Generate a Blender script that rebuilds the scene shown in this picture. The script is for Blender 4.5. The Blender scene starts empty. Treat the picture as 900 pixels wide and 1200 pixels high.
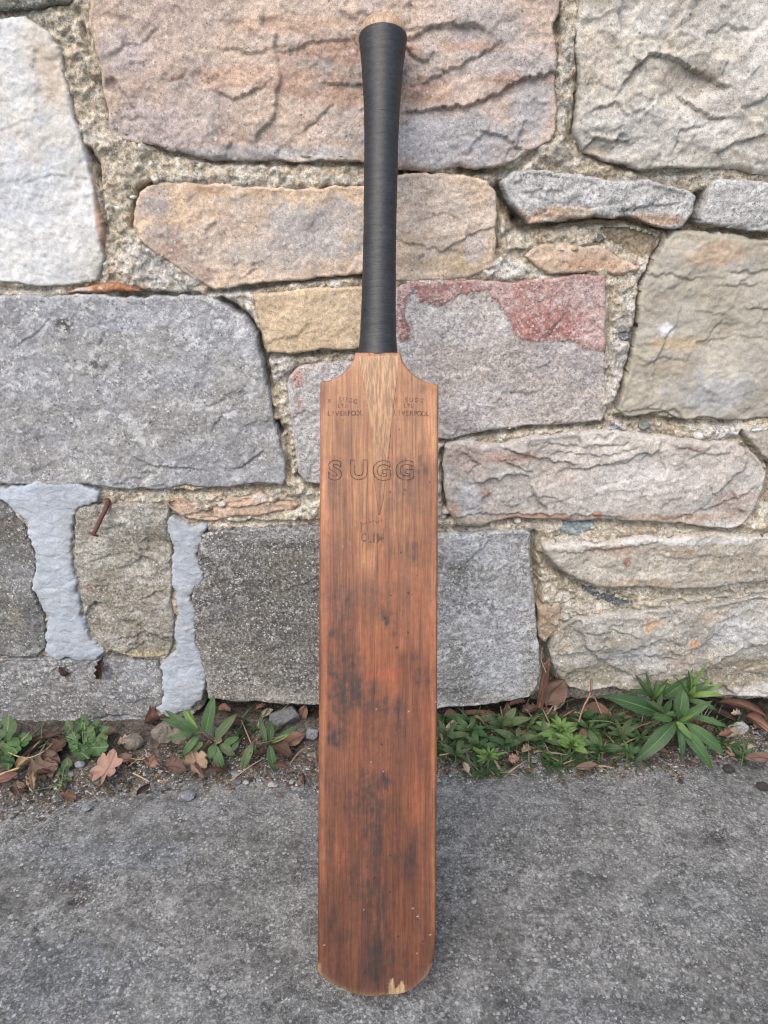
import bpy, math, random
import numpy as np
from mathutils import Vector, Matrix

random.seed(7)
SC = bpy.context.scene
COL = SC.collection

# ------------------------------------------------------------------ camera, sky, sun, exposure
PITCH = math.radians(23.0)
FPX = 905.0
CAMH = 0.690
WY = 0.862                                    # mean front plane of the wall
cam_d = bpy.data.cameras.new('camera'); cam = bpy.data.objects.new('camera', cam_d); COL.objects.link(cam)
cam.location = (0, 0, CAMH); cam.rotation_euler = (math.pi/2 - PITCH, 0, 0)
cam_d.sensor_fit = 'VERTICAL'; cam_d.angle_y = 2*math.atan(600/FPX)
cam_d.clip_start = 0.02; cam_d.clip_end = 500
SC.camera = cam
SC.cycles.filter_width = 1.15
SC.render.resolution_x = 768; SC.render.resolution_y = 1024
SUN_EL, SUN_AZ = math.radians(52), math.radians(205)    # azimuth clockwise from +Y; behind the camera, to the left
w = bpy.data.worlds.new('World'); SC.world = w; w.use_nodes = True
nt = w.node_tree; bg = nt.nodes['Background']
sky = nt.nodes.new('ShaderNodeTexSky'); sky.sky_type = 'NISHITA'; sky.sun_disc = False
sky.sun_elevation = SUN_EL; sky.sun_rotation = SUN_AZ; sky.air_density = 1.0; sky.dust_density = 3.0; sky.ozone_density = 1.0
nt.links.new(sky.outputs[0], bg.inputs[0]); bg.inputs[1].default_value = 0.15
sd = bpy.data.lights.new('sun', 'SUN'); sd.energy = 1.2; sd.angle = math.radians(60); sd.color = (1, .92, .82)
so = bpy.data.objects.new('sun', sd); COL.objects.link(so)
sdir = Vector((math.sin(SUN_AZ)*math.cos(SUN_EL), math.cos(SUN_AZ)*math.cos(SUN_EL), math.sin(SUN_EL)))
so.rotation_euler = sdir.to_track_quat('Z', 'Y').to_euler()
SC.view_settings.view_transform = 'Standard'; SC.view_settings.look = 'None'
SC.view_settings.gamma = 1.0; SC.view_settings.exposure = 1.0; SC.view_settings.use_curve_mapping = False

# ------------------------------------------------------------------ helpers
FWD = np.array([0, math.cos(PITCH), -math.sin(PITCH)]); UPV = np.array([0, math.sin(PITCH), math.cos(PITCH)])
def ray(px, py): return np.array([(px-450)/FPX, 0, 0]) + FWD + UPV*(600-py)/FPX
def at_y(px, py, Y): r = ray(px, py); return np.array([0, 0, CAMH]) + r*(Y/r[1])
def at_z(px, py, Z): r = ray(px, py); return np.array([0, 0, CAMH]) + r*((Z-CAMH)/r[2])
def uv_wall(px, py, off=0.0): p = at_y(px, py, WY-off); return p[0], p[2]

def lin(c): c = np.asarray(c, float)/255.; return np.where(c <= .04045, c/12.92, ((c+.055)/1.055)**2.4)
def alb(c, k=.62, ds=.14):
    l = lin(c)*k; y = (l*np.array([.30, .55, .15])).sum(-1, keepdims=True); return l*(1-ds)+y*ds

def _hash(ix, iy, seed):
    h = (ix.astype(np.int64)*374761393 + iy.astype(np.int64)*668265263 + seed*974634777) & 0xffffffff
    h = ((h ^ (h >> 13))*1274126177) & 0xffffffff
    return ((h ^ (h >> 16)) & 0xffffff)/float(0xffffff)
def vnoise(x, y, seed=0):
    ix = np.floor(x); iy = np.floor(y); fx = x-ix; fy = y-iy
    fx = fx*fx*fx*(fx*(fx*6-15)+10); fy = fy*fy*fy*(fy*(fy*6-15)+10)
    a = _hash(ix, iy, seed); b = _hash(ix+1, iy, seed); c = _hash(ix, iy+1, seed); d = _hash(ix+1, iy+1, seed)
    return (a*(1-fx)+b*fx)*(1-fy)+(c*(1-fx)+d*fx)*fy
def fbm(x, y, f, octs=4, seed=0, gain=.5):        # about -1..1
    s = 0; a = 1; t = 0
    for i in range(octs):
        c, q = math.cos(i*1.1+.4), math.sin(i*1.1+.4)
        s = s + a*(vnoise((x*c-y*q)*f+17.3*i, (x*q+y*c)*f+5.1*i, seed+i*7)*2-1); t += a; a *= gain; f *= 2.03
    return s/t*1.5
def ridged(x, y, f, octs=4, seed=0):
    s = 0; a = 1; t = 0
    for i in range(octs):
        s = s + a*(1-np.abs(vnoise(x*f+3.7*i, y*f+9.2*i, seed+i*5)*2-1)); t += a; a *= .5; f *= 2.1
    return s/t
def facets(x, y, f, seed=0, tilt=1.0):            # chipped planes: each cell of a warped Voronoi has its own tilted plane
    wx = x*f+.22*fbm(x, y, f*2, 3, seed+50); wy = y*f+.22*fbm(x, y, f*2, 3, seed+60)
    ix = np.floor(wx); iy = np.floor(wy); best = np.full(x.shape, 9.); val = np.zeros(x.shape)
    for dx in (-1, 0, 1):
        for dy in (-1, 0, 1):
            cx = ix+dx; cy = iy+dy
            sx = cx+_hash(cx, cy, seed+1); sy = cy+_hash(cx, cy, seed+2)
            ddx = wx-sx; ddy = wy-sy; d = ddx*ddx+ddy*ddy
            v = (_hash(cx, cy, seed+3)-.5)+tilt*((_hash(cx, cy, seed+4)-.5)*ddx+(_hash(cx, cy, seed+5)-.5)*ddy)
            m = d < best; best = np.where(m, d, best); val = np.where(m, v, val)
    return val
def pebbles(x, y, f, seed, share=.5):            # dome height 0..1 and a random value for scattered pebbles
    wx = x*f+.2*fbm(x, y, f*1.7, 2, seed+8); wy = y*f+.2*fbm(x, y, f*1.7, 2, seed+9); ix = np.floor(wx); iy = np.floor(wy); dome = np.zeros(x.shape); val = np.zeros(x.shape)
    for dx in (-1, 0, 1):
        for dy in (-1, 0, 1):
            cx = ix+dx; cy = iy+dy; sx = cx+.2+.6*_hash(cx, cy, seed+1); sy = cy+.2+.6*_hash(cx, cy, seed+2); r = (.18+.34*_hash(cx, cy, seed+3))*(_hash(cx, cy, seed+4) < share)
            q = 1-((wx-sx)**2+((wy-sy)*1.25)**2)/np.maximum(r*r, 1e-6); d = np.sqrt(np.clip(q, 0, 1))*r/.5
            m = d > dome; dome = np.where(m, d, dome); val = np.where(m, _hash(cx, cy, seed+5), val)
    return dome, val
def smooth(a, n=1):
    for _ in range(n):
        b = a.copy(); b[1:-1, 1:-1] = (a[1:-1, 1:-1]*4+a[:-2, 1:-1]+a[2:, 1:-1]+a[1:-1, :-2]+a[1:-1, 2:])/8; a = b
    return a
def sstep(a, b, x): t = np.clip((x-a)/(b-a), 0, 1); return t*t*(3-2*t)
def seg_dist(X, Y, pts, closed):
    n = len(pts); best = np.full(X.shape, 1e9); side = np.zeros(X.shape); inside = np.zeros(X.shape, bool)
    for i in range(n if closed else n-1):
        ax, ay = pts[i]; bx, by = pts[(i+1) % n]
        ex, ey = bx-ax, by-ay; L = ex*ex+ey*ey+1e-12
        t = np.clip(((X-ax)*ex+(Y-ay)*ey)/L, 0, 1); dx = X-ax-t*ex; dy = Y-ay-t*ey; d = dx*dx+dy*dy
        if not closed:
            m = d < best; s = dy*abs(ex)-dx*ey*np.sign(ex if ex else 1); side = np.where(m, s, side)
        best = np.minimum(best, d)
        if closed and ay != by:
            c = ((ay > Y) != (by > Y)) & (X < (bx-ax)*(Y-ay)/(by-ay)+ax); inside ^= c
    d = np.sqrt(best)
    return (np.where(inside, d, -d)) if closed else (d, side)

def mk_mesh(name, V, F, mat, parent=None, color=None, uv=None, loc=(0, 0, 0), smoothf=True, extra=None, link=True):
    V = np.asarray(V, np.float32); F = np.asarray(F, np.int32); k = F.shape[1]
    me = bpy.data.meshes.new(name)
    me.vertices.add(len(V)); me.vertices.foreach_set('co', V.ravel())
    me.loops.add(F.size); me.loops.foreach_set('vertex_index', F.ravel())
    me.polygons.add(len(F)); me.polygons.foreach_set('loop_start', np.arange(0, F.size, k, dtype=np.int32))
    me.polygons.foreach_set('use_smooth', np.full(len(F), smoothf))
    me.update(calc_edges=True)
    if color is not None:
        a = me.color_attributes.new('tint', 'FLOAT_COLOR', 'POINT')
        a.data.foreach_set('color', np.concatenate([color, np.ones((len(V), 1))], 1).astype(np.float32).ravel())
    if extra is not None:
        for nme, arr in extra.items():
            a = me.attributes.new(nme, 'FLOAT', 'POINT'); a.data.foreach_set('value', arr.astype(np.float32))
    if uv is not None:
        l = me.uv_layers.new(name='UVMap'); l.data.foreach_set('uv', np.asarray(uv, np.float32)[F.ravel()].ravel())
    me.materials.append(mat)
    me.validate()
    if not link: return me
    o = bpy.data.objects.new(name, me); COL.objects.link(o); o.location = loc
    if parent is not None: o.parent = parent
    return o
def tag(o, label=None, cat=None, group=None, kind=None):
    if label: o['label'] = label
    if cat: o['category'] = cat
    if group: o['group'] = group
    if kind: o['kind'] = kind
    return o
def empty(name, loc): o = bpy.data.objects.new(name, None); COL.objects.link(o); o.location = loc; o.empty_display_size = .02; return o

def slab(pts, cell, hfun, depth, wob=(0, 0), seed=0, edge_r=.004, pre=None):
    """grid over a polygon, its border snapped to the outline, sides drawn back by depth.
       returns U,V,H arrays, faces, interior distance"""
    pts = np.asarray(pts); x0, y0 = pts.min(0)-.006; x1, y1 = pts.max(0)+.006
    nx = int((x1-x0)/cell)+2; ny = int((y1-y0)/cell)+2
    X, Y = np.meshgrid(x0+np.arange(nx)*cell, y0+np.arange(ny)*cell)
    WX = X; WYY = Y
    if wob[0]:
        WX = X+wob[0]*fbm(X, Y, 45, 4, seed+11, .62); WYY = Y+wob[0]*fbm(X, Y, 45, 4, seed+23, .62)
    S = seg_dist(WX, WYY, pts, True)
    gy, gx = np.gradient(S, cell); g2 = gx*gx+gy*gy+1e-4
    keep = S > -.8*cell
    snap = keep & (S < .45*cell)
    mv = np.where(snap, -S, 0)
    PX = X+np.clip(gx/g2*mv, -cell, cell); PY = Y+np.clip(gy/g2*mv, -cell, cell); S2 = np.where(snap, 0, S)
    q = keep[:-1, :-1] & keep[1:, :-1] & keep[:-1, 1:] & keep[1:, 1:]
    H = hfun(PX, PY, np.maximum(S2, 0))
    t = np.clip(1-np.maximum(S2, 0)/edge_r, 0, 1); H = H-edge_r*(1-np.sqrt(np.clip(1-t*t, 0, 1)))
    idx = np.arange(nx*ny).reshape(ny, nx)
    a = idx[:-1, :-1][q]; b = idx[:-1, 1:][q]; c = idx[1:, 1:][q]; d = idx[1:, :-1][q]
    F = np.stack([a, b, c, d], 1)
    E = np.concatenate([F[:, [0, 1]], F[:, [1, 2]], F[:, [2, 3]], F[:, [3, 0]]])
    key = np.sort(E, 1); key = key[:, 0].astype(np.int64)*nx*ny+key[:, 1]
    u, inv, cnt = np.unique(key, return_inverse=True, return_counts=True)
    B = E[cnt[inv] == 1]
    used = np.unique(F); remap = -np.ones(nx*ny, np.int64); remap[used] = np.arange(len(used))
    U = PX.ravel()[used]; V = PY.ravel()[used]; Hh = H.ravel()[used]; D = np.maximum(S2, 0).ravel()[used]
    F = remap[F]; B = remap[B]
    bv = np.unique(B); m2 = -np.ones(len(used), np.int64); m2[bv] = np.arange(len(bv))+len(used)
    U = np.concatenate([U, U[bv]]); V = np.concatenate([V, V[bv]]); Hh = np.concatenate([Hh, Hh[bv]-depth]); D = np.concatenate([D, D[bv]])
    SK = np.stack([B[:, 1], B[:, 0], m2[B[:, 0]], m2[B[:, 1]]], 1)
    return U, V, Hh, np.concatenate([F, SK]), D

# ------------------------------------------------------------------ node helpers and materials
def new_mat(name):
    m = bpy.data.materials.new(name); m.use_nodes = True
    return m, m.node_tree, m.node_tree.nodes['Principled BSDF']
def N(nt, t, **kw):
    n = nt.nodes.new(t)
    for k, v in kw.items():
        if k.startswith('i_'): n.inputs[k[2:].replace('_', ' ')].default_value = v
        else: setattr(n, k, v)
    return n
def noise(nt, vec, scale, detail=4, rough=.6, dist=0):
    n = N(nt, 'ShaderNodeTexNoise'); n.inputs['Scale'].default_value = scale; n.inputs['Detail'].default_value = detail
    n.inputs['Roughness'].default_value = rough; n.inputs['Distortion'].default_value = dist
    nt.links.new(vec, n.inputs['Vector']); return n.outputs[0]
def rng(nt, v, a, b, c, d, smoothm=False):
    n = N(nt, 'ShaderNodeMapRange'); nt.links.new(v, n.inputs[0])
    if smoothm: n.interpolation_type = 'SMOOTHSTEP'
    for i, x in enumerate((a, b, c, d)): n.inputs[i+1].default_value = x
    return n.outputs[0]
def mth(nt, op, a, b=None, c=None):
    n = N(nt, 'ShaderNodeMath', operation=op)
    for i, x in enumerate((a, b, c)):
        if x is None: continue
        if isinstance(x, (int, float)): n.inputs[i].default_value = x
        else: nt.links.new(x, n.inputs[i])
    return n.outputs[0]
def scalec(nt, col, fac):                      # colour * scalar
    n = N(nt, 'ShaderNodeVectorMath', operation='SCALE'); nt.links.new(col, n.inputs[0]); nt.links.new(fac, n.inputs['Scale']); return n.outputs[0]
def mix(nt, fac, a, b):
    n = N(nt, 'ShaderNodeMix', data_type='RGBA')
    for s, x in ((n.inputs[0], fac), (n.inputs[6], a), (n.inputs[7], b)):
        if isinstance(x, (int, float)): s.default_value = x
        elif isinstance(x, (tuple, list, np.ndarray)): s.default_value = (*[float(q) for q in x][:3], 1)
        else: nt.links.new(x, s)
    return n.outputs[2]
def objco(nt, sx=1, sy=1, sz=1):
    t = N(nt, 'ShaderNodeTexCoord'); m = N(nt, 'ShaderNodeMapping'); m.inputs['Scale'].default_value = (sx, sy, sz)
    nt.links.new(t.outputs['Object'], m.inputs[0]); return m.outputs[0]
def tint(nt): a = N(nt, 'ShaderNodeAttribute', attribute_name='tint'); return a.outputs['Color']

def dots(nt, co, col, scale, share, size, colr, fac, seed=0.0):     # crisp small mineral grains, a share of the cells of a Voronoi
    v = N(nt, 'ShaderNodeTexVoronoi'); v.inputs['Scale'].default_value = scale; o = N(nt, 'ShaderNodeVectorMath', operation='ADD'); nt.links.new(co, o.inputs[0]); o.inputs[1].default_value = (seed, seed*.7, seed*1.3)
    nt.links.new(o.outputs[0], v.inputs['Vector']); sp_ = N(nt, 'ShaderNodeSeparateXYZ'); nt.links.new(v.outputs['Color'], sp_.inputs[0])
    r_ = mth(nt, 'MULTIPLY', sp_.outputs[1], size); m = mth(nt, 'LESS_THAN', v.outputs[0], r_); m = mth(nt, 'MULTIPLY', m, mth(nt, 'GREATER_THAN', sp_.outputs[0], 1-share))
    z = rng(nt, noise(nt, co, 35, 3, .6), .40, .58, .25, 1)
    return mix(nt, mth(nt, 'MULTIPLY', mth(nt, 'MULTIPLY', m, z), fac), col, alb(colr, .7))
def stone_mat(name, grain=.35, mid=.35, pits=.3, fleck=0.0, fleck_col=(225, 225, 225), bump=1.0, fleck_scale=170, rough=.9, spots=0.0):
    m, nt, bs = new_mat(name); co = objco(nt); c = tint(nt)
    f1 = noise(nt, co, 900, 3, .7); f2 = noise(nt, co, 260, 5, .65); f3 = noise(nt, co, 60, 5, .6, .3)
    k = rng(nt, f1, .38, .62, 1-grain, 1+grain); k = mth(nt, 'MULTIPLY', k, rng(nt, f2, .38, .62, 1-mid, 1+mid))
    k = mth(nt, 'MULTIPLY', k, rng(nt, f3, .38, .62, .90, 1.10))
    v = N(nt, 'ShaderNodeTexVoronoi'); v.inputs['Scale'].default_value = 330; nt.links.new(co, v.inputs['Vector'])
    pm = mth(nt, 'MULTIPLY', rng(nt, v.outputs[0], .10, .30, 1, 0), rng(nt, noise(nt, co, 45, 3), .48, .62, 0, 1))
    k = mth(nt, 'MULTIPLY', k, mth(nt, 'SUBTRACT', 1, mth(nt, 'MULTIPLY', pm, pits)))
    col = scalec(nt, c, k)
    if fleck > 0:
        fm = rng(nt, noise(nt, co, fleck_scale, 8, .72, .4), .545, .575, 0, 1)
        zone = rng(nt, noise(nt, co, 22, 3, .6), .42, .56, .3, 1)
        fm = mth(nt, 'MULTIPLY', mth(nt, 'MULTIPLY', fm, zone), fleck)
        col = mix(nt, fm, col, alb(fleck_col, .68))
    if spots:
        col = dots(nt, co, col, 420, .30*spots, .62, (226, 226, 222), .75); col = dots(nt, co, col, 230, .22*spots, .50, (216, 216, 212), .65, 3.1)
        col = dots(nt, co, col, 360, .22*spots, .55, (62, 58, 54), .55, 7.7)
    nt.links.new(col, bs.inputs['Base Color']); bs.inputs['Roughness'].default_value = rough
    bs.inputs['Specular IOR Level'].default_value = .25
    h = mth(nt, 'ADD', mth(nt, 'MULTIPLY', f1, .25), mth(nt, 'MULTIPLY', f2, .8)); h = mth(nt, 'ADD', h, mth(nt, 'MULTIPLY', f3, .7))
    h = mth(nt, 'SUBTRACT', h, mth(nt, 'MULTIPLY', pm, .35))
    b = N(nt, 'ShaderNodeBump'); b.inputs['Strength'].default_value = min(1, .8*bump); b.inputs['Distance'].default_value = .0016*bump
    nt.links.new(h, b.inputs['Height']); nt.links.new(b.outputs[0], bs.inputs['Normal'])
    return m
M = {}
M['sand'] = stone_mat('sandstone', .24, .17, .30, .16, (226, 222, 214), bump=1.0, fleck_scale=260, spots=0.25)
M['smooth'] = stone_mat('smooth_pale_stone', .10, .10, .25, .10, (226, 224, 218), bump=.8, fleck_scale=200)
M['sandlichen'] = stone_mat('sandstone_with_lichen', .24, .20, .4, .45, (212, 210, 206), 1.1, 200, spots=0.7)
M['lichen'] = stone_mat('grey_stone_with_lichen', .22, .18, .5, .7, (216, 217, 216), 1.1, 85, spots=1)
M['speck'] = stone_mat('speckled_dark_stone', .38, .38, .5, .6, (186, 184, 180), 1.7, 260, spots=1.3)
M['rough'] = stone_mat('rough_pitted_stone', .28, .30, .65, .45, (205, 200, 190), 2.0, 150, spots=0.9)
M['mottle'] = stone_mat('mottled_grey_stone', .30, .28, .55, .55, (226, 224, 222), 1.4, 170, spots=0.9)
M['mortar'] = stone_mat('sandy_mortar', .34, .36, .7, .6, (226, 222, 212), 2.0, 230, spots=0.9)
M['crust'] = stone_mat('crusty_lichened_stone', .28, .28, .6, .85, (228, 229, 228), 1.4, 150, spots=1.4)
def cement_mat():
    m, nt, bs = new_mat('blue_grey_cement'); co = objco(nt); c = tint(nt)
    f1 = noise(nt, co, 700, 3, .6); f2 = noise(nt, co, 90, 5, .6, .4)
    col = scalec(nt, c, mth(nt, 'MULTIPLY', rng(nt, f1, .36, .64, .88, 1.12), rng(nt, f2, .36, .64, .90, 1.08)))
    nt.links.new(col, bs.inputs['Base Color']); bs.inputs['Roughness'].default_value = .8
    st = noise(nt, objco(nt, 1, 1, 1.6), 60, 5, .6, .8)
    b = N(nt, 'ShaderNodeBump'); b.inputs['Distance'].default_value = .0009; b.inputs['Strength'].default_value = .7
    nt.links.new(mth(nt, 'ADD', mth(nt, 'MULTIPLY', f1, .6), rng(nt, st, .46, .54, 0, .5)), b.inputs['Height']); nt.links.new(b.outputs[0], bs.inputs['Normal'])
    return m
M['cement'] = cement_mat()

# ------------------------------------------------------------------ the stones (outlines traced in photo pixels, laid on the wall plane)
S = []
def stone(label, poly, mat, base, pal=(), blobs=(), off=0.0, am=1.0, fac=1.0, ledges=(), hollows=(), strat=0.0, er=.0026, edgecol=None, wob=.0022, name='stone'):
    S.append(dict(label=label, poly=poly, mat=mat, base=base, pal=pal, blobs=blobs, off=off, am=am, fac=fac, ledges=ledges, hollows=hollows,
                  strat=strat, er=er, edgecol=edgecol, wob=wob, name=name))
# blobs: (px, py, rx, ry, rgb, strength, raggedness)
stone('white bluish stone with a tan upper corner at the left edge', [(-70, 24), (0, 22), (30, 20), (52, 37), (68, 52), (74, 85), (81, 115), (90, 150), (99, 178), (106, 210), (114, 240), (121, 275), (121, 300), (115, 325), (95, 334), (60, 336), (0, 331), (-70, 328)],
      'smooth', (206, 207, 206), [(194, 199, 203), (220, 219, 214), (212, 206, 196)], [(62, 90, 26, 50, (206, 184, 158), .75, .5), (50, 50, 40, 30, (205, 195, 178), .6, .5), (118, 250, 7, 70, (188, 140, 108), .8, .4), (112, 310, 16, 22, (185, 180, 160), .5, .5), (20, 230, 60, 60, (192, 198, 206), .5, .8)],
      off=.002, am=.8, fac=.35, ledges=[([(30, 215), (60, 205), (100, 210)], .0012), ([(0, 150), (40, 140)], .001)], strat=.3)
stone('large pink and grey stone behind the top of the bat handle', [(104, -60), (107, 0), (104, 30), (110, 45), (116, 80), (124, 115), (128, 140), (130, 160), (150, 165), (175, 168), (200, 178), (225, 183), (250, 189), (280, 186), (320, 189), (380, 190), (425, 190), (468, 199), (497, 200), (540, 196), (557, 200), (580, 199), (605, 188), (625, 175), (645, 165), (650, 150), (652, 130), (650, 100), (652, 65), (648, 30), (657, 15), (660, -60)],
      'sand', (190, 170, 156), [(180, 168, 160), (200, 176, 154), (188, 164, 148)],
      [(180, 150, 90, 40, (180, 168, 166), .7, .7), (150, 60, 40, 30, (176, 166, 166), .6, .7), (300, 90, 90, 14, (194, 158, 134), .7, .9), (400, 60, 90, 16, (186, 146, 122), .7, .9), (390, 110, 60, 14, (184, 148, 124), .7, .9), (330, 30, 80, 14, (206, 170, 142), .6, .6),
       (530, 165, 110, 34, (170, 168, 170), .95, .6), (300, 180, 140, 10, (172, 168, 166), .8, .6), (560, 30, 60, 34, (182, 172, 166), .7, .6), (600, 70, 60, 22, (178, 170, 168), .6, .7), (490, 112, 50, 22, (174, 140, 118), .7, .9), (600, 95, 50, 9, (170, 134, 112), .7, .8), (560, 55, 40, 8, (190, 156, 132), .7, .8), (620, 130, 26, 40, (176, 174, 174), .8, .6), (500, 20, 40, 20, (200, 178, 162), .6, .6)],
      off=0, am=1.2, fac=.75, strat=.4, ledges=[([(480, 46), (500, 34), (520, 28), (547, 31)], .005), ([(505, 92), (525, 84), (548, 72), (572, 60)], .005), ([(488, 131), (515, 128), (540, 125), (556, 122), (575, 112), (615, 92), (647, 86)], .007),
       ([(575, 158), (595, 163), (612, 174)], .004), ([(262, 112), (273, 118), (300, 105)], .004), ([(385, 97), (410, 99), (428, 94)], .004), ([(200, 92), (217, 92)], .002), ([(330, 60), (352, 52), (400, 46)], .003), ([(140, 60), (165, 50), (180, 36)], .002),
       ([(260, 58), (300, 63), (330, 52)], .002), ([(148, 138), (162, 139)], .002), ([(360, 150), (372, 140), (385, 122)], .003), ([(480, 60), (492, 72), (500, 68)], .004)], hollows=[(440, 110, 60, 40, .004)])
stone('big grey beige stone at the top right with a hollow in its face', [(684, -60), (681, 0), (675, 30), (675, 60), (678, 100), (675, 130), (676, 160), (684, 178), (710, 188), (750, 200), (790, 198), (820, 196), (860, 198), (885, 205), (970, 210), (970, -60)],
      'sand', (190, 184, 172), [(204, 200, 192), (178, 172, 160), (196, 186, 168)], [(800, 95, 50, 22, (150, 138, 118), .6, .6), (700, 60, 20, 60, (196, 180, 160), .5, .6), (760, 150, 80, 30, (194, 190, 184), .6, .6), (740, 25, 60, 26, (206, 202, 194), .7, .6), (830, 25, 50, 26, (178, 172, 164), .5, .6), (700, 178, 18, 8, (178, 160, 136), .7, .5), (850, 125, 40, 20, (150, 142, 130), .5, .6)],
      off=.004, am=1.5, fac=1.35, ledges=[([(735, 92), (752, 70), (772, 62), (812, 80), (842, 96)], .008), ([(788, 172), (795, 155), (822, 146)], .003), ([(684, 176), (698, 162), (728, 166)], .006), ([(842, 175), (862, 166), (890, 160)], .005), ([(700, 128), (720, 120), (728, 128)], .004), ([(800, 118), (828, 138), (846, 140)], .005), ([(830, 40), (850, 30), (880, 34)], .003), ([(670, 20), (720, 35)], .001)],
      hollows=[(800, 100, 50, 26, .008), (740, 110, 40, 30, -.005), (880, 110, 60, 60, -.005)])
stone('long tan stone crossing behind the handle', [(156, 265), (159, 238), (162, 226), (172, 217), (190, 213), (210, 213), (250, 215), (300, 219), (350, 221), (425, 218), (468, 204), (515, 203), (550, 207), (572, 212), (581, 225), (582, 250), (581, 290), (578, 315), (560, 322), (520, 328), (468, 330), (425, 322), (390, 322), (360, 327), (325, 330), (280, 336), (250, 340), (240, 335), (225, 327), (210, 316), (180, 295), (162, 280)],
      'sand', (208, 184, 160), [(212, 182, 148), (202, 180, 160), (198, 182, 168)], [(180, 240, 28, 24, (166, 156, 150), .9, .5), (190, 275, 22, 16, (172, 158, 148), .8, .6), (200, 295, 30, 14, (172, 146, 130), .7, .5), (235, 320, 26, 12, (178, 150, 136), .7, .5), (370, 265, 60, 34, (176, 172, 170), .85, .7), (372, 262, 22, 8, (140, 136, 134), .6, .8), (330, 300, 60, 22, (180, 174, 168), .6, .6), (240, 222, 26, 7, (196, 160, 132), .7, .5), (510, 240, 34, 24, (190, 176, 162), .6, .6), (545, 300, 34, 18, (186, 164, 134), .7, .5), (520, 310, 40, 12, (178, 158, 124), .6, .6), (560, 232, 18, 22, (204, 180, 152), .6, .5), (555, 290, 14, 20, (176, 170, 170), .6, .6), (480, 300, 20, 18, (180, 160, 136), .6, .5)],
      off=.002, am=1.0, fac=.4, ledges=[([(475, 282), (500, 290), (528, 293)], .003), ([(525, 290), (550, 275), (579, 266)], .003), ([(285, 325), (302, 309)], .002), ([(500, 255), (520, 250), (535, 258)], .002)], hollows=[(540, 300, 34, 20, .003)])
stone('small warm tan stone left of the lower handle', [(296, 345), (350, 340), (440, 335), (438, 408), (420, 409), (380, 411), (350, 414), (313, 415), (305, 385)],
      'sand', (204, 180, 146), [(210, 188, 156), (196, 170, 136)], [(360, 395, 50, 12, (198, 172, 134), .5, .5)], off=.002, am=.8, fac=.25, ledges=[([(308, 404), (330, 398), (345, 394)], .0015), ([(372, 400), (390, 396)], .001)])
stone('thin grey stone with a tan underside right of the handle', [(588, 213), (597, 206), (605, 200), (640, 200), (680, 203), (700, 208), (720, 211), (760, 210), (790, 217), (817, 230), (813, 250), (802, 266), (790, 269), (760, 262), (735, 255), (700, 254), (670, 258), (622, 263), (612, 252), (603, 243), (590, 224)],
      'mottle', (178, 177, 174), [(190, 189, 186), (166, 165, 160)], [(660, 250, 60, 10, (182, 152, 122), .9, .5), (760, 258, 50, 9, (180, 146, 118), .9, .5), (630, 258, 14, 6, (200, 160, 124), .9, .4), (690, 232, 20, 10, (194, 190, 196), .7, .6), (750, 245, 30, 8, (146, 146, 144), .6, .6)],
      off=.010, am=1.2, fac=1.2, er=.004, ledges=[([(620, 262), (650, 240), (690, 245), (735, 240)], -.003), ([(735, 246), (760, 240), (790, 238)], .003), ([(625, 225), (650, 222), (662, 226)], .002)])
stone('small grey stone at the right edge below the top row', [(840, 212), (868, 211), (900, 213), (970, 216), (970, 278), (900, 273), (862, 268), (838, 264), (822, 264), (826, 245), (832, 222)],
      'mottle', (184, 183, 180), [(194, 193, 190), (172, 171, 168)], off=.008, am=.8, fac=.7)
stone('small tan stone wedged above the pink block', [(615, 300), (625, 292), (640, 286), (660, 285), (685, 288), (705, 288), (718, 297), (730, 304), (742, 306), (752, 314), (747, 321), (735, 324), (710, 322), (685, 321), (660, 322), (645, 323), (630, 314)],
      'sand', (196, 170, 144), [(206, 184, 160), (186, 156, 130)], [(690, 292, 40, 5, (212, 190, 164), .8, .4), (700, 312, 40, 8, (182, 144, 112), .7, .4)], off=.004, am=1.0, fac=1.1, er=.005)
stone('recessed tan stone under the thin grey stone', [(630, 268), (660, 262), (700, 258), (735, 259), (760, 266), (777, 271), (772, 290), (762, 302), (752, 309), (738, 303), (722, 294), (706, 286), (700, 275), (680, 272)],
      'rough', (186, 164, 132), [(196, 174, 144), (168, 150, 122)], off=-.008, am=.9, fac=.7)
stone('block with a red upper corner and crusty grey face right of the handle', [(456, 345), (470, 334), (490, 332), (510, 330), (535, 331), (560, 328), (590, 330), (625, 327), (660, 323), (690, 321), (710, 322), (712, 350), (710, 380), (709, 420), (712, 450), (712, 480), (707, 494), (670, 498), (630, 500), (590, 503), (555, 508), (530, 515), (500, 516), (460, 516), (450, 430)],
      'mottle', (184, 176, 172), [(196, 190, 186), (166, 158, 154), (188, 176, 166)], [],
      off=.001, am=.7, fac=.35)
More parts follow.
